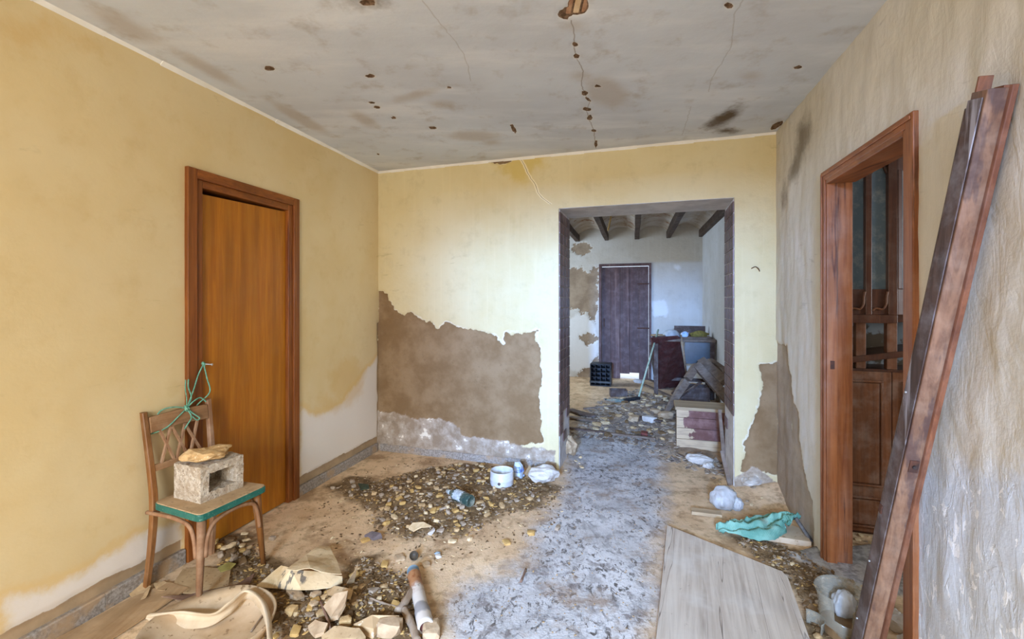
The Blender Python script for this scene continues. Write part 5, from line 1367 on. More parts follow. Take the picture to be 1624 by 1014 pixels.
def net_mat():
    t = NT('green_net')
    w1 = t.node('ShaderNodeTexWave'); t.put(w1.inputs['Vector'], t.obj); w1.inputs['Scale'].default_value = 55; w1.inputs['Distortion'].default_value = 2
    c = t.mix(t.step(t.noise(10, 5, 0.6), 0.35, 0.65), lin((132, 178, 160)), lin((84, 140, 124)))
    c = t.mix(t.step(w1.outputs['Fac'], 0.3, 0.8, 0, 0.35), c, lin((158, 200, 182)))
    c = t.mix(t.step(t.noise(6, 4, 0.6), 0.58, 0.72, 0, 0.5), c, lin((160, 158, 136)))
    return t.end(c, 0.8, t.bump(w1.outputs['Fac'], 0.4, 0.004), 0.2)
def net():
    sp_ = smooth_path([fl(1138, 834, 0.05), fl(1165, 832, 0.06), fl(1195, 832, 0.07), fl(1222, 824, 0.085), fl(1240, 818, 0.10), fl(1262, 818, 0.13)], 8)
    wid = np.interp(np.linspace(0, 1, len(sp_)), [0, 0.15, 0.45, 0.65, 0.8, 0.9, 1], [0.05, 0.12, 0.22, 0.17, 0.09, 0.10, 0.13])
    nt = 22; vs, fs = [], []
    for i, p in enumerate(sp_):
        d = (sp_[min(i + 1, len(sp_) - 1)] - sp_[max(i - 1, 0)]).normalized(); x = d.cross(UP).normalized()
        for j in range(nt + 1):
            t_ = j / nt * 2 - 1
            fold = 0.016 * math.sin(t_ * 8.0 + i * 0.12) + 0.022 * mnoise.noise(Vector((i * 0.25, t_ * 4, 4))) + 0.014 * mnoise.noise(Vector((i * 0.7, t_ * 10, 2)))
            q = p + x * (wid[i] / 2 * t_) + UP * (fold - 0.035 * t_ * t_ * (1 if i < 30 else 0.6))
            q += d * 0.012 * mnoise.noise(Vector((t_ * 4, i * 0.2, 8)))
            q.z = max(q.z, ground_floor + 0.004 if (ground_floor := 0.012) else 0)
            vs.append(q)
    for i in range(len(sp_) - 1):
        for j in range(nt): fs.append((i * (nt + 1) + j, i * (nt + 1) + j + 1, (i + 1) * (nt + 1) + j + 1, (i + 1) * (nt + 1) + j))
    me = bpy.data.meshes.new('green_net'); me.from_pydata(vs, [], fs); me.materials.append(net_mat()); me.polygons.foreach_set('use_smooth', [True] * len(me.polygons))
    o = link('green_net', me); m = o.modifiers.new('t', 'SOLIDIFY'); m.thickness = 0.004; return o
tag(net(), 'crumpled sea-green net cloth on the floor by the doorway', 'net')

def bag_mat():
    t = NT('clear_bag_film')
    c = t.mix(t.step(t.noise(9, 5, 0.65), 0.4, 0.65), lin((206, 206, 206)), lin((172, 170, 168)))
    m = t.end(c, 0.25, t.bump(t.noise(20, 5, 0.65), 0.6, 0.02), 0.5)
    t.b.inputs['Alpha'].default_value = 0.62
    return m
M_BAG = bag_mat()
def bag(name, parent, c, sx, sy, sz, seed, mat):
    bm = bmesh.new(); bmesh.ops.create_icosphere(bm, subdivisions=4, radius=1.0)
    for v in bm.verts:
        d = v.co.normalized(); a = math.atan2(d.y, d.x)
        k = 1 + 0.10 * math.sin(a * 9 + 3 * mnoise.noise(d * 2 + Vector((seed, 0, 0)))) * (1 - abs(d.z)) + 0.22 * mnoise.noise(d * 2.2 + Vector((seed, seed, 0)))
        z = d.z * k; v.co = (d.x * k * sx, d.y * k * sy, max(z, -0.75) * sz)
    mz = min(v.co.z for v in bm.verts)
    for v in bm.verts: v.co.z -= mz
    me = bpy.data.meshes.new(name); bm.to_mesh(me); bm.free(); me.materials.append(mat); me.polygons.foreach_set('use_smooth', [True] * len(me.polygons))
    o = link(name, me, parent); o.location = c; return o
bg = thing('plastic_bag', 'inflated cloudy plastic bag at the foot of the passage', 'bag', ground(1148, 806, 0.0))
bag('bag_body', bg, (0, 0, 0), 0.085, 0.07, 0.085, 2, M_BAG)
bag('knotted_end', bg, (0.075, -0.035, 0.0), 0.035, 0.03, 0.05, 5, M_BAG)

# clear broken plastic pot in front of the doorway, and a cup piece by the board
M_POT = glass_mat('cracked_clear_plastic', (168, 164, 150), 0.12, 0.4, (150, 140, 120), alpha=0.34)
pot = thing('plastic_pot', 'broken clear plastic pot with soil behind the leaning timber', 'pot', (1.415, 1.94, 0.0))
na, nz = 40, 10; mb = MB()
for j in range(nz + 1):
    for k in range(na):
        a = 2 * math.pi * k / na; f_ = j / nz
        hgt = 0.185 - 0.05 * max(0, math.cos(a + 1.2)) ** 2
        r = 0.082 + 0.026 * f_ + 0.004 * math.sin(3 * a + 4 * f_) + (0.005 if j == nz else 0)
        mb.v.append((r * math.cos(a), r * math.sin(a) * 0.95, hgt * f_ + 0.001))
for j in range(nz):
    for k in range(na):
        if j > 4 and 24 <= k <= 27: continue
        mb.f.append((j * na + k, j * na + (k + 1) % na, (j + 1) * na + (k + 1) % na, (j + 1) * na + k))
mb.f.append(tuple(range(na))[::-1])
o = mb.build('pot_wall', M_POT, pot, smooth=True); m = o.modifiers.new('t', 'SOLIDIFY'); m.thickness = 0.002
mb = MB().lathe([(0.0001, 0.062), (0.05, 0.058), (0.085, 0.045), (0.082, 0.006), (0.0001, 0.004)], None, 28); mb.build('soil_fill', M_CHIPS[4], pot)
bag('crumpled_film', pot, (0.02, 0.03, 0.06), 0.045, 0.035, 0.06, 9, M_BAG)
cup = thing('cup_shard', 'half of a clear plastic cup at the edge of the white board', 'cup', ground(1284, 1000, 0.0))
mb = MB(); na = 18
for j in range(6):
    for k in range(na + 1):
        a = -1.25 + 2.5 * k / na; r = 0.048 + 0.006 * j / 5; mb.v.append((r * math.cos(a), r * math.sin(a), 0.002 + 0.055 * j / 5))
for j in range(5):
    for k in range(na): mb.f.append((j * (na + 1) + k, j * (na + 1) + k + 1, (j + 1) * (na + 1) + k + 1, (j + 1) * (na + 1) + k))
o = mb.build('cup_wall', M_POT, cup, smooth=True); m = o.modifiers.new('t', 'SOLIDIFY'); m.thickness = 0.002
MB().tube([(0.0545 * math.cos(-1.25 + 2.5 * k / 18), 0.0545 * math.sin(-1.25 + 2.5 * k / 18), 0.057) for k in range(19)], 0.0022, 6).build('rim', M_POT, cup, smooth=True)
for k, (px, py, s_, lab) in enumerate([(1432, 1004, 0.11, 'white plaster lump at the near side of the doorway'), (1418, 985, 0.08, 'grey-white lump of plaster behind the leaning timber'), (1446, 1030, 0.09, 'flaked plaster lump against the foot of the grey wall')]):
    o = tag(link('plaster_lump', rock_mesh('plaster_lump', s_, s_ * .8, s_ * .7, 70 + k, 3, 0.42, M_ROCKW)), lab, 'plaster'); o.location = ground(px, py, -0.01); o.rotation_euler = (0, 0, k)
for k, (px, py, sx, sy, sz, lab) in enumerate([(1108, 735, 0.20, 0.12, 0.085, 'white broken stone below the peeling drawer chest'), (1124, 742, 0.10, 0.08, 0.05, 'smaller pale stone beside the passage stone'), (1195, 768, 0.26, 0.12, 0.07, 'lump of fallen white plaster heaped in the wall corner'), (1188, 842, 0.06, 0.05, 0.035, 'whitish crumbled stone at the hem of the green net')]):
    o = tag(link('stone', rock_mesh('stone', sx, sy, sz, 90 + k, 3, 0.4, M_ROCKW)), lab, 'stone'); o.location = ground(px, py, -0.008); o.rotation_euler = (0, 0, -0.3 + k * 0.5)

# ---------------------------------------------------------------- carved cupboard in the side room
M_DRESS = wood('dresser_wood', (104, 62, 40), (74, 42, 28), 'z', 0.35, 0.8, dust=0.2, dustc=(150, 130, 118), spec=0.5)
M_DRESS_L = wood('dresser_wood_light', (136, 86, 54), (104, 62, 38), 'z', 0.4, 0.8, dust=0.2, spec=0.45)
D0 = Vector((1.965, 2.81, 0.0))
PD = Plane(D0, DB, UP)
dr = thing('dresser', 'tall carved wooden cupboard with glazed doors seen through the doorway', 'cupboard')
def dpiece(name, u0, u1, v0, v1, n0, n1, mat=M_DRESS, parent=None, bevel=0.003):
    return MB().para(PD.at(u0, v0, n0), DB * (u1 - u0), UP * (v1 - v0), PD.n * (n1 - n0)).build(name, mat, parent or dr, bevel=bevel)
U_ = lambda px: PD.hit(px, 500)[0]
W = 0.92
dpiece('base_body', 0, W, 0.0, 0.985, -0.40, -0.025)
doors_u = [(0.004, U_(1414)), (U_(1414) + 0.004, U_(1414) + 0.30), (U_(1414) + 0.304, W)]
for k, (u0, u1) in enumerate(doors_u):
    dl = dpiece('base_door', u0, u1, 0.02, 0.992, -0.022, 0.0, M_DRESS_L)
    m_ = 0.045
    for v0, v1 in ((0.30, 0.94), (0.05, 0.235)):
        f0 = dpiece('panel', u0 + m_ + 0.018, u1 - m_ - 0.018, v0 + 0.018, v1 - 0.018, 0.0, 0.009, M_DRESS_L, dl, 0.006)
        for a0, a1, b0, b1 in ((u0 + m_, u1 - m_, v0, v0 + 0.012), (u0 + m_, u1 - m_, v1 - 0.012, v1), (u0 + m_, u0 + m_ + 0.012, v0 + 0.012, v1 - 0.012), (u1 - m_ - 0.012, u1 - m_, v0 + 0.012, v1 - 0.012)):
            dpiece('panel_moulding', a0, a1, b0, b1, 0.0, 0.012, M_DRESS_L, dl, 0.004)
sh = MB().para(PD.at(-0.02, 1.015, -0.02), DB * (W + 0.04) + UP * 0.16, UP * 0.038, -PD.n * 0.30); sh.build('loose_shelf', M_DRESS, dr, bevel=0.004)
dpiece('counter', -0.01, W + 0.01, 0.986, 1.004, -0.41, -0.03)
for px in (1369, 1419):
    u = U_(px); mb = MB()
    dpiece('post', u - 0.026, u + 0.026, 1.005, 1.29, -0.075, -0.03, M_DRESS_L)
def niche_mat():
    t = NT('clouded_mirror')
    c = t.mix(t.step(t.noise(5, 5, 0.65), 0.46, 0.52), lin((150, 156, 160)), lin((92, 78, 60)))
    return t.end(c, 0.35, None, 0.5)
dpiece('mirror_back', 0, W, 1.00, 1.30, -0.32, -0.31, niche_mat(), None, 0)
dpiece('upper_body', 0, W, 1.29, 2.36, -0.33, -0.05)
dpiece('bottom_rail', -0.01, U_(1424), 1.285, 1.335, -0.33, 0.0)
dpiece('apron_rail', 0, U_(1424), 1.335, 1.49, -0.05, -0.012)
dpiece('top_rail', 0, U_(1424), 2.235, 2.36, -0.05, -0.012)
dpiece('cornice', -0.03, W + 0.03, 2.36, 2.42, -0.35, 0.03)
for a, b in ((1334, 1347), (1373, 1383), (1409, 1424)):
    dpiece('stile', U_(a) if a > 1336 else 0.0, U_(b), 1.335, 2.30, -0.05, 0.0)
def pane_mat():
    t = NT('dust_and_daylight_pane')
    c = t.mix(t.step(t.noise(12, 5, 0.7), 0.45, 0.7), lin((112, 130, 142)), lin((150, 160, 164)))  # dust, with the bluish daylight reflected in the glass painted into the colour
    return t.end(c, 0.22, None, 0.6)
M_PANE = pane_mat()
for a, b in ((1347, 1373), (1383, 1409)):
    dpiece('pane', U_(a), U_(b), 1.49, 2.235, -0.049, -0.034, M_PANE, None, 0)
    c_ = (U_(a) + U_(b)) / 2; w_ = (U_(b) - U_(a)) / 2     # carved scrolls at the foot of the pane
    MB().tube(smooth_path([PD.at(c_ + w_ * 0.95, 1.475, -0.004), PD.at(c_ + w_ * 0.8, 1.44, -0.002), PD.at(c_ + w_ * 0.75, 1.40, -0.002), PD.at(c_ + w_ * 0.3, 1.37, -0.002), PD.at(c_ - w_ * 0.5, 1.375, -0.002), PD.at(c_ - w_ * 0.85, 1.36, -0.004)], 5), 0.0065, 8).build('carved_scroll', M_DRESS_L, dr, smooth=True)
    MB().tube(smooth_path([PD.at(U_(a) - .002, 2.19, -0.02), PD.at(c_ - w_ * 0.6, 2.235, -0.02), PD.at(c_, 2.24, -0.02), PD.at(c_ + w_ * 0.6, 2.235, -0.02), PD.at(U_(b) + .002, 2.19, -0.02)], 4), 0.010, 8).build('carved_arch', M_DRESS, dr, smooth=True)
# canted side bay
cu = U_(1424)
P0, P1 = PD.at(cu, 0, 0.0), PD.at(W, 0, -0.30); ce = (P1 - P0).normalized(); cl = (P1 - P0).length; cn = ce.cross(UP)
def cpiece(name, a, b, v0, v1, n0, n1, mat): return MB().para(P0 + ce * a + UP * v0 + cn * n0, ce * (b - a), UP * (v1 - v0), cn * (n1 - n0)).build(name, mat, dr, bevel=0.003)
cpiece('side_rail', 0, cl, 1.335, 1.49, -0.02, 0.0, M_DRESS); cpiece('side_rail', 0, cl, 2.20, 2.36, -0.02, 0.0, M_DRESS)
cpiece('pane', 0.03, 0.14, 1.49, 2.2, -0.018, -0.010, M_PANE); cpiece('stile', 0, 0.03, 1.49, 2.2, -0.02, 0.003, M_DRESS); cpiece('stile', 0.14, cl, 1.49, 2.2, -0.02, 0.003, M_DRESS)
scatter([(1345, 846), (1400, 850), (1408, 872), (1350, 872)], 8, 'crumb of plaster on the threshold of the doorway', 'crumbs on the threshold', mind=0.03, smin=0.5, smax=1.0, meshes=[chip_me[2], chip_me[10], chip_me[5]])
# ---------------------------------------------------------------- back room contents
M_DARKWOOD = wood('dark_old_wood', (96, 72, 60), (68, 50, 42), 'x', 0.7, 0.7, dust=0.4, dustc=(150, 142, 138))
M_GREYWOOD = wood('grey_old_wood', (134, 114, 98), (104, 86, 72), 'x', 0.75, 0.7, dust=0.4, dustc=(160, 150, 140))
M_MAROON = wood('maroon_door_wood', (92, 48, 44), (68, 36, 34), 'z', 0.5, 0.7, dust=0.25, dustc=(130, 116, 112))
M_BLACK = two_tone('black_plastic', (34, 34, 36), (48, 48, 50), 20, 0.5)
M_STEEL = two_tone('dark_enamel', (60, 70, 78), (44, 50, 56), 5, 0.3, 0.1, spec=0.6)

# bottle crate standing on its side against the far wall
cr = thing('bottle_crate', 'black plastic bottle crate tipped on its side by the far door', 'crate', fl(952, 613), math.atan2(DB.y, DB.x))
w, h, dp = 0.34, 0.37, 0.28
mb = MB(); th = 0.018
for x0, x1, z0, z1 in ((-w / 2, w / 2, 0.0, th), (-w / 2, w / 2, h - th, h), (-w / 2, -w / 2 + th, th, h - th), (w / 2 - th, w / 2, th, h - th)): mb.box(x0, x1, 0, dp, z0, z1)
mb.build('crate_wall', M_BLACK, cr, bevel=0.003)
MB().box(-w / 2 + th, w / 2 - th, dp - 0.02, dp, th, h - th).build('crate_bottom', M_BLACK, cr)
for k in range(1, 4): MB().box(-w / 2 + w * k / 4 - 0.004, -w / 2 + w * k / 4 + 0.004, 0.02, dp - 0.02, th, h - th).build('divider', M_BLACK, cr)
for k in range(1, 5): MB().box(-w / 2 + th, w / 2 - th, 0.024, dp - 0.02, h * k / 5 - 0.004, h * k / 5 + 0.004).build('divider', M_BLACK, cr)
MB().box(-w / 2 - 0.006, w / 2 + 0.006, -0.012, 0.012, 0.055, 0.085).build('rim_band', two_tone('grey_plastic', (84, 86, 86), (66, 68, 68), 20), cr)

# broom
br = thing('broom', 'broom with a pale green pole and black head leaning on the table', 'broom')
b0, b1 = fl(1013, 630, 0.07), at(1044, 523, 6.85)
MB().tube([b0, b1], 0.013, 10).build('pole', two_tone('pale_green_pole', (176, 188, 164), (150, 164, 140), 20, 0.5), br, smooth=True)
e0, e1 = fl(989, 636, 0.05), fl(1014, 632, 0.06)
MB().bar(e0, e1, 0.06, 0.05).build('head', M_BLACK, br, bevel=0.006)
MB().bar(e0 - UP * 0.028, e1 - UP * 0.028, 0.075, 0.05).build('bristles', two_tone('bristle', (44, 42, 42), (30, 30, 30), 60), br)

# table with a dark enamel front, along the side wall
ty = math.atan2(DB.y, DB.x)
TB0 = at(1036, 537, 6.75); tz = TB0.z
P_T = Plane(Vector((TB0.x, TB0.y, 0)), DB, UP)
def tpc(name, u0, u1, v0, v1, n0, n1, mat, parent): return MB().para(P_T.at(u0, v0, n0), DB * (u1 - u0), UP * (v1 - v0), P_T.n * (n1 - n0)).build(name, mat, parent, bevel=0.003)
UT = lambda px: P_T.hit(px, 540)[0]
tab = thing('work_table', 'cluttered dark table against the wall of the back room', 'table')
TW = 0.86
tpc('table_top', -0.02, TW, tz - 0.04, tz, -0.75, 0.0, M_GREYWOOD, tab)
tpc('enamel_front', UT(1086), TW - 0.02, tz - 0.36, tz - 0.045, -0.06, -0.03, M_STEEL, tab)
for u in (0.01, TW - 0.08):
    for n in (-0.08, -0.72): tpc('leg', u, u + 0.06, 0, tz - 0.04, n, n + 0.06, M_DARKWOOD, tab)
tpc('cross_rail', 0.0, TW, 0.14, 0.19, -0.72, -0.68, M_DARKWOOD, tab)
def ontab(px, n): u = UT(px); return P_T.at(u, tz, n)
ln = MB().para(P_T.at(UT(1072), tz, -0.66), DB * 0.46, UP * 0.16, -P_T.n * 0.03); tag(ln.build('dark_board', M_DARKWOOD), 'dark board standing along the back of the table', 'board')
b_ = thing('bowl', 'upturned white enamel bowl on the table', 'bowl', ontab(1066, -0.35))
MB().lathe([(0.135, 0.002), (0.13, 0.012), (0.115, 0.06), (0.08, 0.10), (0.045, 0.115), (0.0001, 0.118)], None, 28).build('bowl_wall', two_tone('white_enamel', (190, 194, 196), (160, 164, 166), 10, 0.4), b_, smooth=True)
MB().lathe([(0.134, 0.0), (0.140, 0.003), (0.140, 0.008), (0.132, 0.013)], None, 28).build('rim', two_tone('enamel_rim', (120, 124, 128), (100, 104, 108), 10, 0.4), b_, smooth=True)
p_ = thing('plate_stack', 'grey plate leaning at the near end of the table', 'plate', ontab(1044, -0.30))
MB().lathe([(0.0001, 0.0), (0.07, 0.0), (0.12, 0.02), (0.125, 0.026), (0.07, 0.010), (0.0001, 0.008)], None, 26).build('plate_body', M_GREYWOOD, p_, smooth=True)
MB().lathe([(0.0001, 0.012), (0.08, 0.014), (0.11, 0.034), (0.105, 0.038), (0.07, 0.024), (0.0001, 0.02)], None, 26).build('dust_cake', M_CARD, p_, smooth=True)
c_ = thing('mug', 'blue and white mug lying on the table', 'mug', ontab(1086, -0.25) + UP * 0.045)
Mm = Matrix.Rotation(math.pi / 2 - 0.2, 4, 'X') @ Matrix.Rotation(0.4, 4, 'Z')
MB().lathe([(0.0001, -0.06), (0.045, -0.06), (0.046, 0.06), (0.042, 0.06), (0.041, -0.05), (0.0001, -0.05)], Mm, 22).build('mug_wall', two_tone('mug_glaze', (206, 214, 226), (160, 184, 210), 14, 0.25), c_, smooth=True)
MB().tube(smooth_path([Mm @ Vector((0.045, 0, 0.03)), Mm @ Vector((0.075, 0, 0.02)), Mm @ Vector((0.075, 0, -0.02)), Mm @ Vector((0.045, 0, -0.03))], 4), 0.006, 7).build('handle', two_tone('mug_handle', (180, 190, 204), (160, 170, 186), 14, 0.3), c_, smooth=True)
s_ = thing('onion_sack', 'yellow net sack lying on the table', 'sack', ontab(1112, -0.34))
bag('sack_body', s_, (0, 0, 0), 0.12, 0.065, 0.06, 14, two_tone('yellow_net', (146, 128, 62), (110, 98, 48), 40, 0.8, 0.5))
MB().tube(smooth_path([(0.10, 0, 0.05), (0.13, 0.01, 0.06), (0.15, 0.0, 0.05)], 4), 0.014, 8).build('tied_neck', two_tone('yellow_neck', (130, 112, 56), (100, 88, 46), 40), s_, smooth=True)
for k, (u, n, l) in enumerate(((1080, -0.08, 0.36), (1092, -0.16, 0.3), (1112, -0.24, 0.16))):
    a = P_T.at(UT(u), tz + 0.012, n); tag(MB().bar(a, a + DB * l - P_T.n * 0.03, 0.07, 0.022).build('batten', M_GREYWOOD, bevel=0.002), ['short grey batten at the front of the table', 'middle grey batten on the table front', 'far grey batten on the table by the jamb'][k], 'batten')

# maroon cupboard door leaning on the table
lean = thing('cupboard_door', 'maroon panelled cupboard door leaning against the table', 'cupboard door')
A = [fl(1044, 617, 0.0), fl(1090, 613, 0.0), at(1077, 534, 6.62), at(1033, 537, 6.72)]
nrm = (A[1] - A[0]).cross(A[3] - A[0]).normalized(); nrm = nrm if nrm.y < 0 else -nrm
mb = MB(); mb.add(A + [p - nrm * 0.03 for p in A], [(0, 1, 2, 3), (7, 6, 5, 4)] + [(i, (i + 1) % 4, 4 + (i + 1) % 4, 4 + i) for i in range(4)]); mb.build('door_core', M_MAROON, lean, bevel=0.004)
def lp(a, b, n=0): return A[0].lerp(A[1], a).lerp(A[3].lerp(A[2], a), b) + nrm * n
for a0, a1, b0, b1 in ((0, 1, 0, 0.12), (0, 1, 0.9, 1), (0, 0.13, 0.12, 0.9), (0.87, 1, 0.12, 0.9)):
    q = [lp(a0, b0, .001), lp(a1, b0, .001), lp(a1, b1, .001), lp(a0, b1, .001)]
    mb = MB(); mb.add(q + [p + nrm * 0.012 for p in q], [(3, 2, 1, 0), (4, 5, 6, 7)] + [(i, (i + 1) % 4, 4 + (i + 1) % 4, 4 + i) for i in range(4)]); mb.build('rail', M_MAROON, lean)
tag(MB().bar(fl(1040, 606), at(1031, 545, 6.95), 0.05, 0.03, DB).build('grey_post', M_GREYWOOD), 'grey post standing behind the maroon cupboard door', 'post')
tag(MB().tube(smooth_path([fl(1090, 608), at(1086, 570, 6.5), at(1080, 532, 6.66)], 4), 0.012, 8).build('bent_stick', M_STICK, smooth=True), 'bent pale stick propped beside the maroon cupboard door', 'stick')

# broken chair frame lying on its side in front of the table
bc = thing('broken_chair', 'broken wooden chair frame sprawled before the dark table', 'chair')
J = at(1104, 580, 5.75); L1 = fl(1052, 660, 0.04); L2 = at(1160, 640, 5.3)
def cbar(name, a, b, w0, w1, mat=M_GREYWOOD): MB().bar(a, b, w0, w0 * 0.8, (0, 1, 0), w1, w1 * 0.8).build(name, mat, bc, bevel=0.006)
mid = J.lerp(L1, 0.72)
cbar('leg', J, J.lerp(L1, 0.28), 0.085, 0.085); cbar('leg', J.lerp(L1, 0.32), mid, 0.095, 0.075); cbar('leg', mid, L1, 0.075, 0.03)
cbar('back_post', J + UP * 0.01, L2, 0.10, 0.11)
cbar('seat_rail', at(1112, 572, 5.85), at(1150, 606, 5.45), 0.10, 0.12); cbar('seat_rail', at(1126, 572, 5.95), at(1152, 590, 5.5), 0.07, 0.07)
cbar('stretcher', at(1066, 625, 6.2), at(1100, 588, 5.9), 0.035, 0.035, M_DARKWOOD); cbar('stretcher', at(1075, 632, 5.9), at(1112, 606, 5.6), 0.03, 0.03, M_DARKWOOD)
MB().box(-0.01, 0.05, -0.03, 0.03, -0.03, 0.03)
dx = thing('drawer_box', 'dark open drawer box under the broken chair', 'drawer', fl(1106, 640), ty)
for x0, x1, y0, y1, z0, z1, nm in ((-0.22, 0.16, 0, 0.02, 0, 0.22, 'front'), (-0.22, -0.20, 0.02, 0.4, 0, 0.2, 'side'), (0.14, 0.16, 0.02, 0.4, 0, 0.2, 'side'), (-0.2, 0.14, 0.38, 0.4, 0, 0.2, 'rear'), (-0.2, 0.14, 0.02, 0.38, 0.0, 0.015, 'bottom')):
    MB().box(x0, x1, y0, y1, z0, z1).build(nm, M_DARKWOOD, dx)

# peeling chest of drawers end lying in the passage
bx = thing('drawer_chest', 'small chest with peeling brown boards just beyond the passage', 'chest', fl(1073, 712), -0.30)
W_, H_ = 0.455, 0.405
def peel_mat():
    t = NT('peeling_brown_paint')
    e = t.math('ADD', t.attr('gx'), t.math('MULTIPLY_ADD', t.noise(9, 5, 0.6), 0.30, -0.15))
    c = t.mix(t.step(t.noise(1.0, 5, 0.6, t.map((6, 6, 60))), 0.4, 0.65), lin((196, 170, 136)), lin((172, 148, 120)))
    c = t.mix(t.step(e, 0.0, 0.02), c, t.mix(t.step(t.noise(10, 5, 0.65), 0.4, 0.7), lin((104, 66, 58)), lin((134, 98, 90))))
    return t.end(c, 0.6, t.bump(t.step(e, 0.0, 0.02), 0.3, 0.004), 0.3)
M_PEEL = peel_mat()
MB().box(0.008, W_ - 0.008, 0.02, 0.30, 0.0, H_ - 0.03).build('chest_body', M_GREYWOOD, bx)
hs = [0.0, 0.10, 0.205, 0.305, H_ - 0.03]
for k in range(4):
    mb = MB().box(0, W_, 0, 0.02, hs[k] + 0.002, hs[k + 1] - 0.002)
    o = mb.build('board', M_PEEL, bx)
    bm = bmesh.new(); bm.from_mesh(o.data); bmesh.ops.subdivide_edges(bm, edges=[e for e in bm.edges if abs(e.verts[0].co.x - e.verts[1].co.x) > 0.1], cuts=10); bm.to_mesh(o.data); bm.free()
    off = [0.42, 0.11, 0.08, 0.10][k]
    o.data.attributes.new('gx', 'FLOAT', 'POINT').data.foreach_set('value', [min(v.co.x - off, (W_ - 0.02 - v.co.x) * 3) if k else v.co.x - W_ * 2 for v in o.data.vertices])
MB().box(-0.012, W_ + 0.012, -0.012, 0.31, H_ - 0.03, H_).build('chest_top', wood('chest_top_wood', (196, 170, 134), (172, 146, 112), 'x', 0.7), bx, bevel=0.003)

# splintered slats by the right jamb of the passage
for k, (x0, y0, x1, y1, dd, lab) in enumerate([(1150, 745, 1141, 650, 0.02, 'tall splintered slat standing in the tiled jamb'), (1158, 770, 1144, 715, 0.02, 'broken slat slanting from the jamb to the floor'), (1160, 750, 1157, 640, 0.015, 'thin splinter standing along the jamb corner'), (1152, 730, 1150, 672, 0.015, 'short splinter between two longer ones in the jamb')]):
    a = ground(x0, y0, 0.0); b = at(x1, y1, a.y + 0.06)
    tag(MB().bar(a, b, 0.035, 0.014, (0, 1, 0.2), 0.022, 0.010).build('splintered_slat', M_GREYWOOD), lab, 'slat')
# planks and sticks on the back room floor
GP = 'planks strewn on the back room floor'
for k, (x0, y0, x1, y1, w_, lab) in enumerate([
    (903, 652, 940, 664, 0.10, 'curved grey plank nearest the jamb in the back room'), (902, 664, 944, 672, 0.07, 'grey plank lying parallel below the curved one'),
    (925, 651, 975, 646, 0.03, 'dark thin lath crossing the back room floor'), (902, 682, 960, 690, 0.035, 'long lath along the threshold of the passage'),
    (960, 690, 1040, 700, 0.03, 'thin lath crossing the threshold rubble'), (1022, 612, 1068, 634, 0.06, 'dark plank slanting from the maroon door'),
    (1030, 604, 1060, 618, 0.04, 'short lath at the foot of the maroon door'), (1028, 650, 1070, 640, 0.05, 'plank lying beside the broken chair leg'),
    (1060, 640, 1110, 650, 0.05, 'broad plank in the rubble behind the chest'), (1010, 664, 1050, 672, 0.06, 'grey plank in the middle of the rubble')]):
    a, b = ground(x0, y0, 0.02), ground(x1, y1, 0.025)
    tag(MB().bar(a, b, w_, 0.018).build('plank', M_GREYWOOD if k % 3 else M_DARKWOOD, bevel=0.002), lab, 'plank', GP)
bx2 = thing('open_box', 'small dark open box beside the broom head', 'box', fl(968, 630), ty + 0.2)
for x0, x1, y0, y1, nm in ((0, 0.25, 0, 0.012, 'side'), (0, 0.25, 0.16, 0.172, 'side'), (0, 0.012, 0.012, 0.16, 'end'), (0.238, 0.25, 0.012, 0.16, 'end')): MB().box(x0, x1, y0, y1, 0.0, 0.10).build(nm, M_DARKWOOD, bx2)
MB().box(0.012, 0.238, 0.012, 0.16, 0.0, 0.03).build('contents', M_CARD, bx2)
bt = thing('dusty_bottle', 'dusty glass bottle lying before the broom head', 'bottle')
q0, q1 = fl(960, 634, 0.035), fl(990, 638, 0.035); Mq = Matrix.Translation(q0) @ (q1 - q0).to_track_quat('Z', 'Y').to_matrix().to_4x4(); lq = (q1 - q0).length
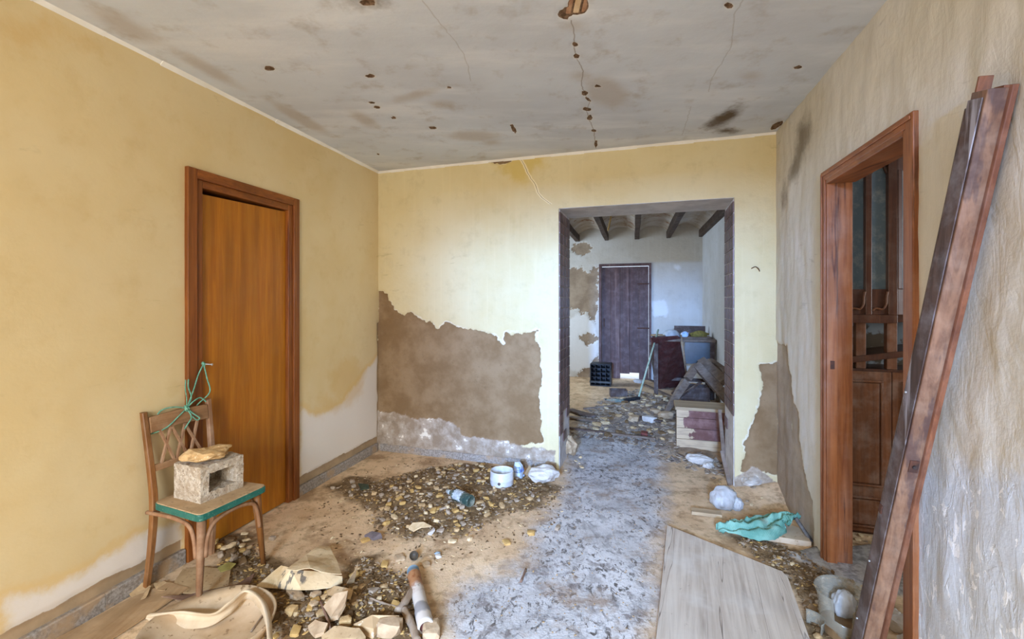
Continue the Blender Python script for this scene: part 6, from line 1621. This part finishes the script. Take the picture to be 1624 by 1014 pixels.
MB().lathe([(0.0001, 0), (0.012, 0), (0.013, lq * .3), (0.034, lq * .5), (0.036, lq - .01), (0.03, lq), (0.0001, lq)], Mq, 20).build('bottle_body', glass_mat('dusty_grey_glass', (110, 122, 116), 0.2, 0.6), bt, smooth=True)
MB().lathe([(0.0001, -0.004), (0.014, -0.004), (0.0145, 0.02), (0.013, 0.022)], Mq, 16).build('cap', M_BLACK, bt, smooth=True)
for k, (px, py, s_, m, lab) in enumerate([(1040, 655, 0.10, M_ROCKP, 'round grey stone by the broom'), (1005, 668, 0.13, M_ROCKP, 'grey rag-like lump in the back room rubble'), (1030, 668, 0.12, M_ROCKW, 'pale lump in the back room rubble'), (1055, 662, 0.14, M_ROCKP, 'long grey lump before the chair leg'), (1022, 690, 0.08, M_REDRUST, 'rusty red lump in the threshold rubble'), (1012, 607, 0.12, M_ROCKW, 'bright lump of plaster at the foot of the far door')]):
    o = tag(link('rubble_stone', rock_mesh('rubble_stone', s_ * 1.3, s_, s_ * .6, 120 + k, 2, 0.5, m, cut=1)), lab, 'stone'); o.location = ground(px, py, -0.01); o.rotation_euler = (0, 0, k * 1.1)
chip_far = [rock_mesh('rubble_chip', 0.09, 0.06, 0.035, 140 + k, 1, 0.5, M_CHIPS[[2, 1, 4, 3][k]], cut=1) for k in range(4)]
scatter([(950, 640), (1000, 625), (1060, 630), (1075, 660), (1072, 705), (1000, 695), (930, 690), (960, 668)], 90, 'rubble chip strewn over the back room floor', 'rubble chips in the back room', 'rubble_chip', mind=0.07, meshes=chip_far, smin=0.6, smax=1.4)
scatter([(896, 700), (918, 705), (925, 745), (898, 770)], 7, 'plaster chip at the foot of the tiled jamb', 'chips at the tiled jamb', mind=0.04, smin=0.6, smax=1.1, meshes=[chip_me[2], chip_me[10], chip_me[5]])
BK = [(900, 690), (950, 640), (1010, 618), (1075, 640), (1075, 718), (1148, 735), (1150, 760), (1080, 740), (1000, 705)]
litter('rubble_litter', [(BK, 1.0)], 900, 0.012, 0.04, M_CHIPS[2], 'broken grey litter over the back room floor')
litter('rubble_splinters', [(BK, 1.0)], 300, 0.02, 0.06, M_GREYWOOD, 'wood splinters over the back room floor', 0.1)
